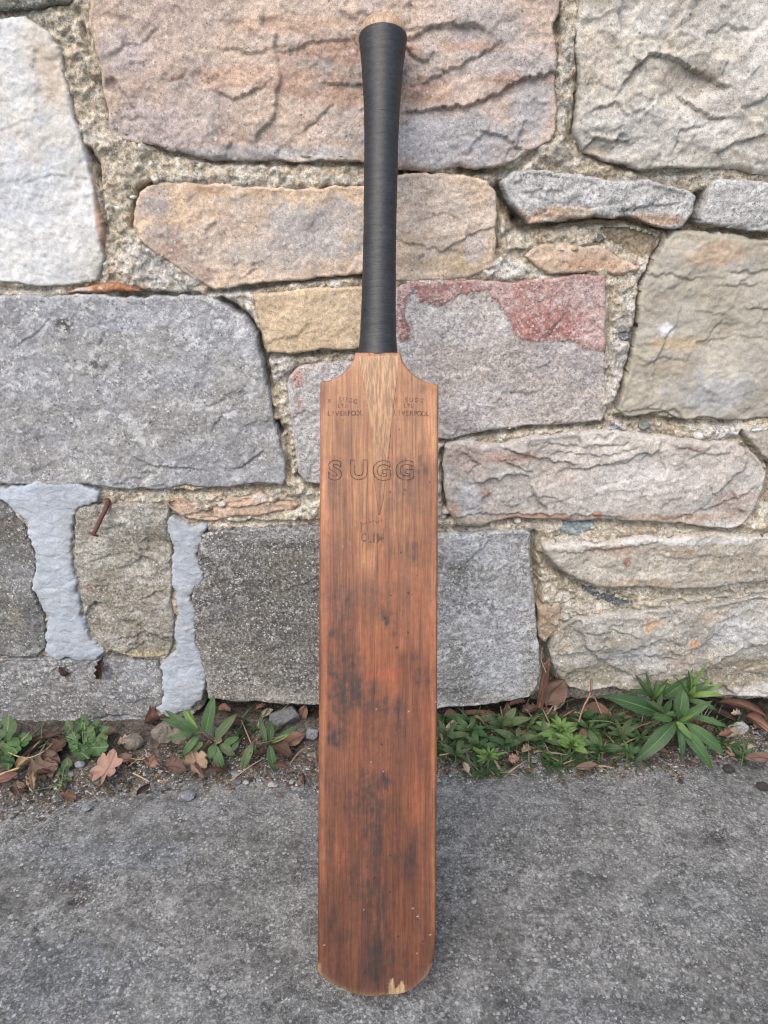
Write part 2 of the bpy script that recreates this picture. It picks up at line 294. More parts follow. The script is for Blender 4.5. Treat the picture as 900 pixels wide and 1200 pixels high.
stone('big grey brown stone on the right below the small grey one', [(782, 280), (790, 272), (810, 270), (830, 272), (870, 276), (900, 281), (970, 286), (970, 497), (900, 490), (875, 494), (850, 492), (820, 487), (805, 492), (790, 490), (778, 483), (760, 487), (735, 487), (724, 480), (728, 462), (734, 445), (742, 418), (748, 380), (750, 352), (752, 330), (762, 315), (772, 300)],
      'smooth', (176, 168, 150), [(188, 180, 164), (164, 156, 138), (170, 164, 152)], [(840, 295, 50, 16, (190, 160, 132), .7, .6), (835, 460, 44, 30, (168, 169, 168), .8, .9), (782, 385, 11, 9, (216, 218, 222), .9, 1.2), (800, 402, 40, 8, (194, 168, 122), .6, .6), (785, 430, 40, 16, (166, 152, 132), .6, .6), (870, 320, 26, 16, (186, 180, 170), .6, .6), (880, 440, 30, 30, (158, 156, 148), .6, .6), (800, 290, 26, 8, (196, 188, 172), .7, .5), (760, 470, 30, 10, (188, 176, 158), .5, .5)],
      off=.003, am=.9, fac=.7, strat=.5, ledges=[([(761, 322), (792, 321), (807, 328), (818, 326)], .003), ([(885, 361), (899, 364), (920, 362)], .004), ([(860, 318), (880, 320), (900, 318)], .003), ([(820, 365), (850, 368)], .002), ([(735, 482), (760, 478), (790, 480), (800, 490)], .003), ([(850, 335), (885, 333)], .0025), ([(760, 425), (780, 418), (800, 422)], .002), ([(830, 400), (860, 394), (900, 398)], .0015)])
stone('long pale stone with a rust spot right of the bat', [(521, 524), (527, 519), (545, 517), (565, 520), (590, 520), (615, 513), (660, 508), (700, 506), (720, 505), (790, 513), (830, 518), (862, 518), (875, 526), (890, 537), (899, 555), (894, 575), (888, 592), (882, 600), (870, 614), (855, 619), (840, 618), (800, 613), (750, 610), (700, 610), (660, 610), (625, 608), (600, 608), (580, 612), (565, 617), (535, 616), (524, 600), (521, 570)],
      'sand', (190, 184, 176), [(200, 196, 190), (180, 172, 162), (186, 174, 164)], [(545, 535, 36, 18, (176, 156, 146), .85, .6), (600, 536, 34, 8, (188, 158, 142), .8, .5), (568, 577, 10, 7, (162, 96, 56), .95, .5), (550, 580, 20, 22, (184, 184, 188), .7, .5), (530, 600, 10, 14, (190, 158, 132), .8, .4), (640, 606, 60, 5, (176, 132, 102), .8, .5), (700, 603, 6, 5, (172, 104, 64), .8, .4), (740, 560, 70, 20, (202, 198, 194), .6, .6), (860, 590, 30, 18, (168, 150, 140), .8, .6), (790, 606, 70, 6, (182, 156, 130), .8, .5), (720, 520, 80, 9, (196, 188, 176), .7, .5), (560, 610, 30, 5, (176, 158, 136), .7, .5), (810, 525, 30, 6, (178, 160, 148), .6, .5), (590, 570, 30, 14, (172, 166, 158), .5, .6)],
      off=.003, am=1.3, fac=1.0, strat=.5, ledges=[([(593, 541), (606, 545), (616, 550)], .004), ([(598, 526), (632, 536), (652, 542), (671, 543)], .005), ([(671, 548), (688, 549), (722, 541)], .004), ([(622, 581), (637, 578), (652, 584)], .003), ([(640, 520), (665, 524), (700, 522), (730, 519)], .003), ([(650, 530), (700, 534), (740, 526)], .003), ([(795, 603), (820, 597), (838, 591), (860, 584), (880, 575)], .004), ([(700, 575), (720, 566), (745, 560)], -.003), ([(800, 524), (830, 533), (850, 530)], .003), ([(545, 533), (560, 542)], .003), ([(878, 540), (872, 565), (868, 580)], .002), ([(530, 608), (560, 602), (600, 602), (660, 602), (720, 604)], .003)],
      hollows=[(640, 560, 50, 18, .003), (800, 570, 50, 26, -.004)])
stone('small stone corner at the right edge', [(868, 502), (900, 497), (970, 500), (970, 575), (915, 552), (900, 540), (885, 524), (872, 512)], 'sand', (182, 172, 156), [(190, 180, 166), (172, 162, 146)], off=.004, fac=.8)
stone('thin flat stone with a top edge painted as lit at the right', [(636, 641), (650, 637), (680, 637), (700, 640), (715, 638), (735, 633), (760, 630), (790, 632), (810, 627), (840, 625), (860, 628), (900, 630), (970, 632), (970, 676), (900, 684), (870, 684), (840, 689), (810, 690), (790, 692), (760, 688), (740, 689), (715, 691), (700, 690), (675, 682), (655, 668), (645, 658), (638, 650)],
      'sandlichen', (180, 172, 156), [(188, 182, 170), (170, 160, 144)], [(800, 634, 120, 5, (206, 202, 196), .9, .3), (680, 640, 44, 4, (204, 198, 188), .8, .3), (850, 660, 60, 18, (150, 140, 122), .7, .6), (735, 660, 6, 9, (136, 96, 74), .8, .5), (795, 647, 26, 6, (150, 122, 96), .6, .6), (720, 646, 40, 4, (176, 140, 120), .6, .6), (740, 684, 60, 6, (172, 152, 124), .6, .5)],  # the thin pale blobs paint daylight on the upturned top edge
      off=.008, am=1.0, fac=.9, er=.004, strat=.5, ledges=[([(655, 646), (700, 646), (730, 642), (770, 636)], .003), ([(760, 650), (800, 655), (850, 652)], .002)])
stone('lower right stone with orange spots and a dark broken corner', [(644, 762), (650, 750), (655, 740), (665, 732), (675, 726), (700, 722), (720, 718), (740, 719), (760, 715), (812, 712), (850, 706), (880, 700), (900, 698), (970, 692), (970, 820), (900, 818), (850, 816), (820, 812), (790, 813), (740, 812), (715, 809), (690, 812), (668, 806), (656, 798), (650, 785)],
      'sandlichen', (166, 162, 152), [(180, 177, 170), (152, 146, 132)], [(766, 731, 17, 10, (192, 154, 112), .8, .9), (811, 752, 8, 6, (194, 146, 104), .85, .9), (835, 722, 30, 8, (186, 164, 140), .6, .6), (690, 795, 50, 16, (152, 144, 120), .8, .5), (740, 770, 40, 18, (178, 178, 178), .6, .6), (865, 790, 50, 26, (148, 138, 116), .9, .4), (662, 755, 14, 22, (176, 162, 140), .7, .5), (790, 790, 40, 14, (172, 160, 144), .5, .6), (860, 740, 40, 18, (182, 182, 184), .7, .6), (800, 770, 14, 16, (196, 176, 156), .6, .5)],
      off=.003, am=1.4, fac=1.6, ledges=[([(663, 768), (690, 763), (715, 780), (742, 794)], .007), ([(803, 806), (835, 776), (865, 762), (905, 752)], .008), ([(690, 742), (720, 738), (745, 745)], .003), ([(740, 757), (770, 770), (790, 772)], .002)], hollows=[(870, 795, 50, 26, .010), (700, 796, 44, 16, .006), (730, 752, 40, 16, -.004)])
stone('dark blue grey slate sliver in the joint', [(678, 690), (690, 687), (710, 690), (735, 697), (748, 703), (738, 711), (722, 714), (700, 705), (685, 698)], 'speck', (104, 110, 112), [(116, 122, 124), (92, 98, 100)], off=-.006, am=.6, fac=.8, er=.003)
stone('small tan wedge stone beside the dark gap', [(629, 712), (640, 707), (655, 708), (658, 722), (652, 738), (638, 754), (632, 747), (631, 730)], 'sand', (176, 154, 128), [(186, 162, 134), (158, 136, 114)], off=-.004, am=.9, fac=1.2)
stone('pale thin stone layer above the lower right stone', [(752, 703), (790, 699), (830, 700), (870, 692), (900, 689), (970, 684), (970, 689), (900, 695), (880, 697), (850, 702), (812, 708), (780, 712), (755, 711)], 'sandlichen', (176, 168, 150), [(188, 182, 168), (160, 150, 130)], off=-.003, am=.8, fac=1.0, er=.003, strat=.6)
stone('dark grey speckled block left of the blade', [(236, 627), (250, 622), (300, 620), (373, 618), (446, 620), (446, 826), (370, 826), (340, 825), (300, 823), (245, 819), (241, 795), (232, 765), (226, 735), (224, 700), (232, 680), (230, 655)],
      'speck', (116, 113, 108), [(130, 127, 121), (104, 101, 98), (122, 116, 106)], [(350, 626, 90, 9, (158, 156, 156), .75, .7), (290, 812, 60, 14, (150, 144, 132), .7, .6), (350, 818, 60, 8, (160, 154, 142), .7, .6), (245, 640, 14, 14, (150, 148, 146), .6, .6), (242, 790, 12, 30, (146, 142, 138), .7, .6), (290, 700, 30, 30, (96, 94, 92), .5, .7), (340, 640, 60, 5, (92, 90, 88), .6, .7)],
      off=.004, am=.8, fac=.35)
CR = 1
stone('pale grey lichened block right of the blade', [(450, 626), (513, 628), (560, 625), (590, 624), (615, 622), (622, 626), (621, 645), (624, 680), (628, 720), (630, 750), (633, 775), (635, 792), (631, 804), (620, 817), (605, 822), (580, 826), (550, 829), (530, 830), (450, 832)],
      'crust', (162, 161, 159), [(176, 175, 174), (146, 144, 139)], [(560, 642, 60, 18, (180, 180, 184), .8, .9), (585, 730, 44, 44, (172, 172, 174), .7, .9), (540, 680, 30, 26, (132, 130, 125), .7, .9), (545, 710, 40, 10, (120, 119, 118), .6, .7), (580, 790, 40, 24, (170, 172, 176), .7, .7), (535, 780, 26, 40, (138, 136, 130), .6, .7), (570, 822, 50, 6, (150, 144, 130), .7, .5), (530, 640, 14, 10, (160, 160, 160), .5, .5)],
      off=.005, am=.8, fac=.4, ledges=[([(520, 700), (545, 690), (580, 705)], .001)])
stone('big grey lichen spotted stone on the left', [(-70, 352), (0, 346), (45, 346), (90, 344), (150, 347), (200, 348), (240, 347), (262, 358), (275, 366), (288, 375), (300, 395), (306, 420), (311, 440), (315, 460), (322, 495), (330, 530), (336, 560), (332, 569), (300, 567), (270, 571), (240, 572), (215, 569), (190, 575), (168, 572), (150, 574), (100, 568), (50, 570), (0, 566), (-70, 565)],
      'lichen', (154, 155, 158), [(167, 168, 171), (143, 143, 144), (155, 154, 151)], [(75, 381, 12, 10, (84, 80, 78), .95, .5), (150, 372, 60, 18, (160, 162, 172), .6, .6), (40, 540, 40, 24, (134, 130, 126), .6, .7), (290, 400, 14, 30, (168, 170, 176), .6, .5), (200, 500, 70, 30, (144, 142, 138), .5, .7), (262, 460, 20, 18, (142, 140, 136), .6, .5), (112, 427, 6, 5, (92, 88, 86), .8, .5), (250, 560, 80, 9, (160, 160, 164), .6, .6)],
      off=.004, am=.8, fac=.4, ledges=[([(160, 535), (175, 544), (190, 547), (230, 550)], .003), ([(277, 547), (290, 543), (306, 529)], .003), ([(235, 445), (238, 470), (244, 476), (256, 472), (265, 461), (285, 458)], .002), ([(250, 500), (258, 488), (270, 480)], .002), ([(22, 402), (45, 388), (60, 372)], .002), ([(100, 480), (130, 478)], .001), ([(190, 412), (220, 400), (240, 390)], .0008)])
stone('mauve grey stone beside the blade shoulder', [(337, 452), (340, 440), (347, 432), (365, 427), (400, 425), (445, 430), (445, 569), (400, 570), (375, 569), (358, 567), (349, 555), (346, 530), (342, 500), (338, 475)],
      'mottle', (182, 178, 178), [(192, 190, 192), (172, 166, 166)], [(348, 443, 9, 14, (186, 136, 118), .9, .5), (365, 432, 20, 6, (190, 166, 152), .6, .5), (355, 484, 20, 8, (160, 156, 156), .5, .6), (350, 470, 6, 16, (190, 160, 148), .6, .5)], off=.001, am=.6, fac=.4, ledges=[([(345, 487), (358, 481), (372, 486)], .0015), ([(350, 462), (362, 455)], .001)])
stone('dark mossy grey stone at the lower left edge', [(-70, 582), (-20, 583), (0, 587), (14, 595), (26, 612), (33, 630), (42, 655), (42, 672), (36, 690), (43, 705), (51, 722), (52, 740), (55, 757), (44, 769), (0, 771), (-70, 772)],
      'rough', (122, 122, 118), [(134, 134, 132), (110, 110, 106)], [(10, 620, 24, 20, (112, 104, 94), .5, .6), (15, 725, 14, 16, (150, 144, 128), .6, .5), (35, 750, 26, 14, (106, 108, 108), .5, .5), (25, 680, 20, 20, (142, 144, 144), .6, .7)], off=.003, am=1.0, fac=.5)
stone('rough buff stone below the rusty nail', [(86, 600), (93, 594), (110, 590), (130, 592), (150, 590), (175, 591), (195, 592), (199, 606), (201, 640), (203, 665), (202, 700), (204, 730), (203, 752), (200, 765), (180, 770), (160, 769), (140, 765), (120, 762), (104, 752), (95, 738), (96, 720), (92, 705), (88, 690), (87, 670), (85, 650), (84, 625)],
      'rough', (158, 152, 138), [(182, 178, 166), (134, 127, 110)], [(165, 765, 36, 6, (172, 158, 118), .8, .5), (150, 640, 30, 20, (140, 132, 114), .6, .7), (160, 610, 36, 10, (176, 174, 166), .6, .6), (110, 745, 20, 10, (176, 172, 160), .6, .5), (170, 715, 26, 22, (144, 136, 120), .5, .7), (105, 690, 5, 6, (150, 100, 84), .6, .5)],
      off=.002, am=1.3, fac=.9, ledges=[([(115, 655), (150, 645), (185, 660)], .002), ([(170, 700), (190, 690), (200, 700)], .003), ([(140, 748), (170, 740), (200, 752)], .003)])
stone('long low grey stone at the foot of the wall on the left', [(-70, 775), (0, 773), (60, 772), (100, 771), (125, 774), (150, 774), (185, 777), (190, 790), (192, 806), (191, 825), (188, 845), (170, 851), (130, 855), (100, 857), (60, 859), (0, 858), (-70, 862)],
      'mottle', (132, 132, 132), [(144, 144, 144), (120, 119, 116)], [(40, 850, 70, 7, (150, 158, 170), .8, .5), (120, 846, 60, 8, (164, 168, 176), .7, .6), (165, 790, 20, 14, (152, 156, 162), .7, .6), (75, 786, 8, 8, (70, 60, 54), .8, .5), (60, 810, 60, 16, (118, 116, 112), .5, .7), (155, 815, 30, 10, (120, 124, 132), .5, .6)], off=.002, am=1.0, fac=.6,
      ledges=[([(100, 845), (130, 838), (170, 840)], .003), ([(0, 842), (50, 848), (100, 846)], .002)])
stone('orange brown flat sliver in the joint above the dark block', [(190, 584), (200, 581), (214, 582), (224, 590), (245, 592), (270, 586), (295, 581), (306, 577), (313, 583), (318, 591), (335, 590), (352, 592), (346, 598), (325, 602), (300, 604), (270, 608), (245, 611), (222, 610), (206, 602), (196, 594)],
      'sand', (188, 160, 136), [(200, 174, 150), (172, 144, 120)], [(305, 584, 10, 5, (206, 198, 188), .8, .5), (345, 595, 5, 3, (140, 70, 56), .7, .4)], off=-.001, am=.9, fac=1.2, er=.003, ledges=[([(220, 604), (260, 596), (290, 594), (312, 588)], .004)])
stone('thin rusty brown flint above the big lichened stone', [(76, 343), (90, 339), (110, 334), (128, 332), (145, 335), (160, 339), (166, 343), (140, 344), (110, 344)], 'sand', (176, 124, 86), [(196, 168, 146), (160, 104, 68)], [(96, 340, 14, 3, (206, 190, 176), .8, .4)], off=.004, am=.7, fac=1, er=.003)
stone('greenish grey stone in the top left corner', [(-70, -60), (60, -60), (96, -56), (94, -20), (80, 0), (60, 6), (25, 10), (0, 12), (-70, 10)], 'rough', (140, 136, 118), [(160, 154, 136), (116, 118, 108)], off=.004, fac=.8)
stone('small smooth blue grey pebble set in the joint', [(655, 618), (660, 613), (670, 611), (685, 612), (697, 615), (699, 622), (690, 626), (675, 629), (662, 628), (656, 624)], 'mottle', (140, 156, 158), [(152, 166, 168), (128, 144, 146)], off=-.001, am=.2, fac=.1, er=.008, name='pebble')
for i, (px, py, r, c) in enumerate([(703, 280, 7, (110, 110, 108)), (730, 387, 5, (130, 134, 134)), (733, 395, 8, (104, 108, 112)), (663, 725, 5, (190, 182, 166)), (728, 720, 4, (196, 190, 176)), (652, 731, 4, (188, 178, 160)),
                                    (494, 329, 3, (222, 196, 150)), (484, 331, 3, (200, 190, 176)), (607, 612, 4, (206, 200, 188)), (756, 500, 7, (122, 132, 124)), (96, 62, 3, (230, 226, 216)), (155, 231, 3, (226, 222, 212)), (843, 275, 5, (226, 224, 218)), (820, 512, 6, (222, 220, 216)), (260, 592, 5, (212, 208, 200)), (523, 600, 5, (214, 206, 194))]):
    n = 8; poly = [(px+r*1.15*math.cos(a*2*math.pi/n)*random.uniform(.85, 1.1), py+r*.8*math.sin(a*2*math.pi/n)*random.uniform(.85, 1.1)) for a in range(n)]
    stone(None, poly, 'mottle', c, [], off=.001, am=.1, fac=.1, er=max(.0025, r*.0007), wob=.0004, name='pebble')

CELL = .00145
HANG = {}
wall = tag(empty('stone_wall', (0, WY, 0)), 'rough stone wall of mixed pink, tan and grey blocks with sandy mortar behind the bat', 'wall')

def stone_height(s, pk):
    off = s['off']; am = s['am']; fc = s['fac']; sd = s['seed']
    led = [(np.array([uv_wall(*p, off) for p in L]), A*.78) for L, A in s['ledges']]
    hol = [(uv_wall(hx, hy, off), rx*pk, ry*pk, dd) for hx, hy, rx, ry, dd in s['hollows']]
    st = s['strat']
    def f(X, Y, D):
        h = off + am*.0028*fbm(X, Y, 9, 3, sd) + am*.0010*fbm(X, Y, 38, 4, sd+3, .6)
        r = facets(X, Y, 16, sd+7)*.006*fc + facets(X*1.0, Y*1.5, 48, sd+9)*.0022*fc*.8 + facets(X, Y*1.3, 120, sd+19)*.0009*(.4+.6*fc)
        h = h + smooth(r, 1)*sstep(0, .006, D)
        if st:
            h = h + st*.0005*(ridged(X*.28+Y*.1, Y-.25*X+.004*fbm(X, Y, 20, 3, sd), 55, 3, sd+31)-.6)*2
        h = h + .0003*fbm(X, Y, 180, 4, sd+41, .75) + .0007*facets(X, Y, 200, sd+43)
        if led:
            wx = X+.003*fbm(X, Y, 90, 4, sd+71, .7); wy = Y+.003*fbm(X, Y, 90, 4, sd+77, .7)
        for L, A in led:
            d, side = seg_dist(wx, wy, L, False); sg = 1 if A > 0 else -1
            below = (side*sg) < 0
            h = h - np.where(below, abs(A)*np.exp(-d/(abs(A)*1.3+.0012)), 0) + np.where(~below, abs(A)*.35*np.exp(-d/.012), 0)
        for (hx, hy), rx, ry, dd in hol:
            rr = ((X-hx)/rx)**2+((Y-hy)/ry)**2; h = h - dd*np.exp(-rr)
        return h
    return f
def paint(X, Y, base, pal, blobs, sd, off, vari=.07, k=.78):
    c = np.tile(alb(base, k), (len(X), 1))
    for i, p in enumerate(pal):
        m = sstep(-.15, .55, fbm(X, Y*1.4, 9+5*i, 4, sd+100+i*13, .6))[:, None]*.8; c = c*(1-m)+alb(p, k)*m
    for j, (bx, by, rx, ry, col, st, rag) in enumerate(blobs):
        (u, v) = uv_wall(bx, by, off); u2, v2 = uv_wall(bx+rx, by, off); u3, v3 = uv_wall(bx, by-ry, off)
        r = np.sqrt(((X-u)/(u2-u))**2+((Y-v)/(v3-v))**2)
        m = (1-sstep(.55, 1.15, r+rag*.75*fbm(X, Y, 38, 5, sd+200+j, .7)))[:, None]*st; c = c*(1-m)+alb(col, k)*m
    return c*(1+vari*fbm(X, Y, 30, 4, sd+300, .6)+vari*.6*fbm(X, Y, 150, 3, sd+310, .6))[:, None]

def red_patch(X, Y, c):       # the red skin left on the upper part of the pink block
    off = .001; P = lambda L: np.array([uv_wall(*p, off) for p in L])
    wx = X+.004*fbm(X, Y, 60, 4, 5, .65); wy = Y+.004*fbm(X, Y, 60, 4, 15, .65)
    pk = seg_dist(wx, wy, P([(470, 320), (720, 320), (716, 416), (690, 412), (672, 400), (655, 398), (634, 402), (612, 398), (600, 388), (593, 372), (582, 352), (570, 340), (545, 344), (525, 352), (510, 356), (494, 354), (488, 340), (478, 352), (475, 372), (480, 386), (470, 400), (462, 380)]), True)
    m = sstep(-.001, .0012, pk)[:, None]
    light = alb((204, 172, 164), .74); red = alb((184, 136, 126), .72); dark = alb((150, 98, 94), .7)
    t = sstep(-.3, .5, fbm(X, Y, 26, 4, 25, .6))[:, None]; pc = light*(1-t)+red*t
    e = (1-sstep(.0, .006, pk))[:, None]*.75; pc = pc*(1-e)+dark*e
    u, v = uv_wall(640, 378); z = np.exp(-(((X-u)/.055)**2+((Y-v)/.028)**2))[:, None]*.8; pc = pc*(1-z)+alb((180, 116, 106), .7)*z
    u, v = uv_wall(680, 345); z = np.exp(-(((X-u)/.03)**2+((Y-v)/.018)**2))[:, None]*.7; pc = pc*(1-z)+alb((200, 178, 174), .72)*z
    fl = (fbm(X, Y, 330, 2, 35, .7) > .72)[:, None]*.6; pc = pc*(1-fl)+alb((226, 212, 208))*fl
    return c*(1-m)+pc*m, m[:, 0]

stone_sd = []
for i, s in enumerate(S):
    s['seed'] = 31*i+5
    pts = np.array([uv_wall(*p, s['off']) for p in s['poly']])
    cxm = sum(p[0] for p in s['poly'])/len(s['poly']); cym = sum(p[1] for p in s['poly'])/len(s['poly'])
    a = uv_wall(cxm, cym); b = uv_wall(cxm+1, cym); pk = abs(b[0]-a[0])
    cell = CELL if s['name'] == 'stone' else .0009
    U, V, H, F, D = slab(pts, cell, stone_height(s, pk), .055 if s['name'] == 'stone' else .012, (s['wob'],), s['seed'], s['er'])
    c = paint(U, V, s['base'], s['pal'], s['blobs'], s['seed'], s['off'])
    lk = {'crust': (.80, .0), 'lichen': (.62, .22), 'speck': (.30, .25), 'mottle': (.30, .20), 'rough': (.30, .15)}.get(s['mat'])
    if lk and s['name'] == 'stone' and s['off'] > -.005:      # pale crusty growth, ragged islands gathered in zones
        zn = sstep(-.45+lk[1], .45+lk[1], fbm(U, V, 11, 3, s['seed']+401)); pt = fbm(U, V, 85, 5, s['seed']+411, .75); m = (sstep(.16, .30, pt)*zn*lk[0])[:, None]
        c = c*(1-m)+alb((216, 217, 217), .74)*m; H = H+.0003*m[:, 0]
    if s['label'] and s['label'].startswith('block with a red'):
        c, m = red_patch(U, V, c); H = H+.0012*m
    cu, cv = pts.mean(0)
    s['pts'] = pts
    o = mk_mesh(s['name'], np.stack([U-cu, -H, V-cv], 1), F, M[s['mat']], wall, color=c, loc=(cu, 0, cv))
    if s['label']: o['label'] = s['label']

# mortar between the stones, carved by the dark crevices of the photograph
CREV = [([(172, 168), (200, 179), (250, 190), (320, 191), (425, 192)], 3, .010), ([(468, 203), (500, 203)], 4, .018), ([(538, 200), (600, 200), (625, 180)], 6, .014), ([(155, 266), (158, 240), (163, 224), (173, 215)], 4, .020), ([(101, 176), (108, 190), (114, 205)], 5, .024), ([(114, 205), (120, 240), (124, 275)], 3, .010),
        ([(246, 342), (290, 338), (340, 332), (390, 325), (430, 325)], 4, .014), ([(260, 352), (285, 372), (302, 392), (310, 430), (316, 455)], 5, .028), ([(322, 500), (327, 508)], 5, .035), ([(0, 338), (60, 341)], 4, .010), ([(140, 345), (178, 345), (232, 348)], 4, .014), ([(312, 418), (380, 414), (430, 411)], 4, .014),
        ([(513, 519), (560, 508), (600, 506), (640, 503), (705, 497)], 4, .016), ([(776, 278), (768, 300), (752, 330), (744, 390), (738, 430), (722, 482)], 3, .018), ([(722, 490), (760, 490), (800, 494), (860, 496)], 4, .013), ([(590, 220), (602, 245), (615, 262)], 11, .035), ([(622, 266), (670, 261), (735, 258), (800, 272)], 4, .018), ([(822, 232), (815, 258), (812, 272)], 8, .038), ([(822, 268), (900, 277)], 3, .016),
        ([(583, 220), (583, 300)], 3, .010), ([(517, 530), (519, 580), (525, 606)], 3, .020), ([(535, 620), (600, 611), (700, 614), (800, 617), (870, 622)], 5, .010), ([(627, 628), (626, 660), (632, 700), (632, 760)], 4, .024), ([(638, 752), (640, 775), (645, 800), (650, 815)], 9, .040), ([(634, 652), (655, 676), (690, 694)], 3, .012), ([(0, 570), (110, 573), (200, 577), (333, 572)], 3, .012), ([(204, 606), (250, 615), (372, 614)], 4, .010),
        ([(348, 560), (372, 574)], 6, .014), ([(333, 500), (340, 560)], 3, .012), ([(620, 322), (700, 324)], 2, .006), ([(715, 340), (714, 400), (716, 490)], 3, .008), ([(208, 600), (200, 598)], 3, .01), ([(118, 770), (150, 772)], 4, .016), ([(95, 30), (104, 60)], 3, .01), ([(118, 100), (128, 130)], 4, .012), ([(655, 20), (653, 60)], 5, .014), ([(676, 110), (672, 165)], 3, .010), ([(884, 610), (900, 580), (905, 550)], 5, .016), ([(700, 185), (760, 203), (820, 200)], 3, .008), ([(868, 505), (890, 535), (905, 548)], 3, .012), ([(640, 255), (605, 255)], 4, .02), ([(-20, 866), (100, 862), (190, 856)], 9, .030), ([(245, 826), (300, 830), (372, 833), (520, 838), (600, 834), (636, 826)], 14, .045), ([(650, 815), (700, 820), (800, 823), (900, 826), (960, 828)], 14, .045)]
LIGHTM = [(180, 310, 60, 34, (205, 202, 196)), (260, 345, 40, 12, (196, 192, 184)), (728, 410, 16, 80, (204, 200, 192)), (662, 100, 12, 90, (190, 184, 172)), (320, 430, 22, 18, (206, 202, 194)), (590, 315, 30, 12, (208, 204, 198)), (250, 212, 60, 8, (196, 188, 172)), (645, 180, 40, 12, (182, 174, 160)), (860, 505, 50, 10, (206, 204, 200)), (720, 497, 8, 10, (200, 200, 206)), (400, 212, 30, 8, (190, 184, 170)), (500, 332, 30, 5, (204, 196, 182)), (20, 342, 60, 5, (200, 194, 180)), (515, 575, 6, 40, (188, 182, 168))]
def mortar():
    x0, x1, z0, z1 = -.64, .64, -.03, .90; c = .0017
    X, Y = np.meshgrid(np.arange(x0, x1, c), np.arange(z0, z1, c))
    SD = np.full(X.shape, -1.)
    WXm = X+.0022*fbm(X, Y, 45, 4, 16, .62)
    for s in S:
        p = s['pts']; a0 = int((p[:, 0].min()-.03-x0)/c); a1 = int((p[:, 0].max()+.03-x0)/c)+1; b0 = int((p[:, 1].min()-.03-z0)/c); b1 = int((p[:, 1].max()+.03-z0)/c)+1
        a0, b0 = max(a0, 0), max(b0, 0); a1, b1 = min(a1, X.shape[1]), min(b1, X.shape[0])
        if a1 <= a0 or b1 <= b0: continue
        sl = (slice(b0, b1), slice(a0, a1)); SD[sl] = np.maximum(SD[sl], seg_dist(X[sl], Y[sl], p, True))
    h = -.0026+.0028*fbm(X, Y, 14, 3, 900)+.0032*fbm(X, Y, 60, 4, 910, .65)+smooth(facets(X, Y, 70, 930), 1)*.004+.0012*fbm(X, Y, 300, 2, 920)
    h = h+.0018*(fbm(X, Y, 190, 2, 940) > .55)
    out = np.clip(-SD, 0, .02)
    d1, v1 = pebbles(X, Y, 125, 1501, .42); d2, v2 = pebbles(X, Y, 260, 1601, .5); h = h+.0034*d1+.0016*d2
    h = h-.0035*sstep(.5, .8, fbm(X, Y, 85, 3, 1701, .6))
    h = h-.0020*np.exp(-out/.0018)                       # a shallow groove along each stone
    C = np.tile(alb((192, 179, 154), .82), (X.size, 1)).reshape(X.shape+(3,))
    t = sstep(-.3, .5, fbm(X, Y, 16, 4, 950))[..., None]; C = C*(1-t)+alb((174, 160, 134), .82)*t
    t = sstep(.1, .6, fbm(X, Y, 50, 4, 960))[..., None]*.8; C = C*(1-t)+alb((214, 208, 194), .82)*t
    for j, (bx, by, rx, ry, col) in enumerate(LIGHTM):
        u, v = uv_wall(bx, by); u2, _ = uv_wall(bx+rx, by); _, v3 = uv_wall(bx, by-ry)
        r = np.sqrt(((X-u)/(u2-u))**2+((Y-v)/(v3-v))**2); m = 1-sstep(.6, 1.15, r+.35*fbm(X, Y, 40, 4, 970+j, .6))
        C = C*(1-m[..., None]*.9)+alb(col, .74)*m[..., None]*.9; h = h+.0035*m
    low = (1-sstep(.05, .30, Y))[..., None]*.5*(X > 0)[..., None]; C = C*(1-low)+alb((166, 159, 144), .82)*low
    for dd, vv_ in ((d2, v2), (d1, v1)):
        pc = np.where((vv_ < .5)[..., None], alb((216, 208, 192), .80), np.where((vv_ < .85)[..., None], alb((192, 166, 132), .78), alb((140, 134, 126), .72))); m_ = sstep(.12, .3, dd)[..., None]*.8; C = C*(1-m_)+pc*m_
    for L, wpx, dep in CREV:
        P = np.array([uv_wall(*p) for p in L]); d, _ = seg_dist(X+.002*fbm(X, Y, 60, 3, 980), Y+.002*fbm(X, Y, 60, 3, 990), P, False)
        h = h-dep*np.exp(-(d/(wpx*.00075))**2)
    zb = np.interp(X, *np.array([uv_wall(*p) for p in [(-70, 862), (190, 852), (197, 850), (236, 836), (245, 823), (373, 829), (560, 832), (625, 828), (640, 812), (700, 813), (970, 820)]]).T)
    h = h-.045*(1-sstep(-.004, .004, Y-zb+.002))
    h = smooth(h, 1)
    keep = SD < .007; q = keep[:-1, :-1] & keep[1:, :-1] & keep[:-1, 1:] & keep[1:, 1:]
    idx = np.arange(X.size).reshape(X.shape); F = np.stack([idx[:-1, :-1][q], idx[:-1, 1:][q], idx[1:, 1:][q], idx[1:, :-1][q]], 1)
    used = np.unique(F); rm = -np.ones(X.size, np.int64); rm[used] = np.arange(len(used))
    f = fbm(X, Y, 240, 3, 995)[..., None]; C = C*(1+.14*f)
    mk_mesh('mortar', np.stack([X.ravel()[used], -h.ravel()[used], Y.ravel()[used]], 1), rm[F], M['mortar'], wall, color=C.reshape(-1, 3)[used])
mortar()

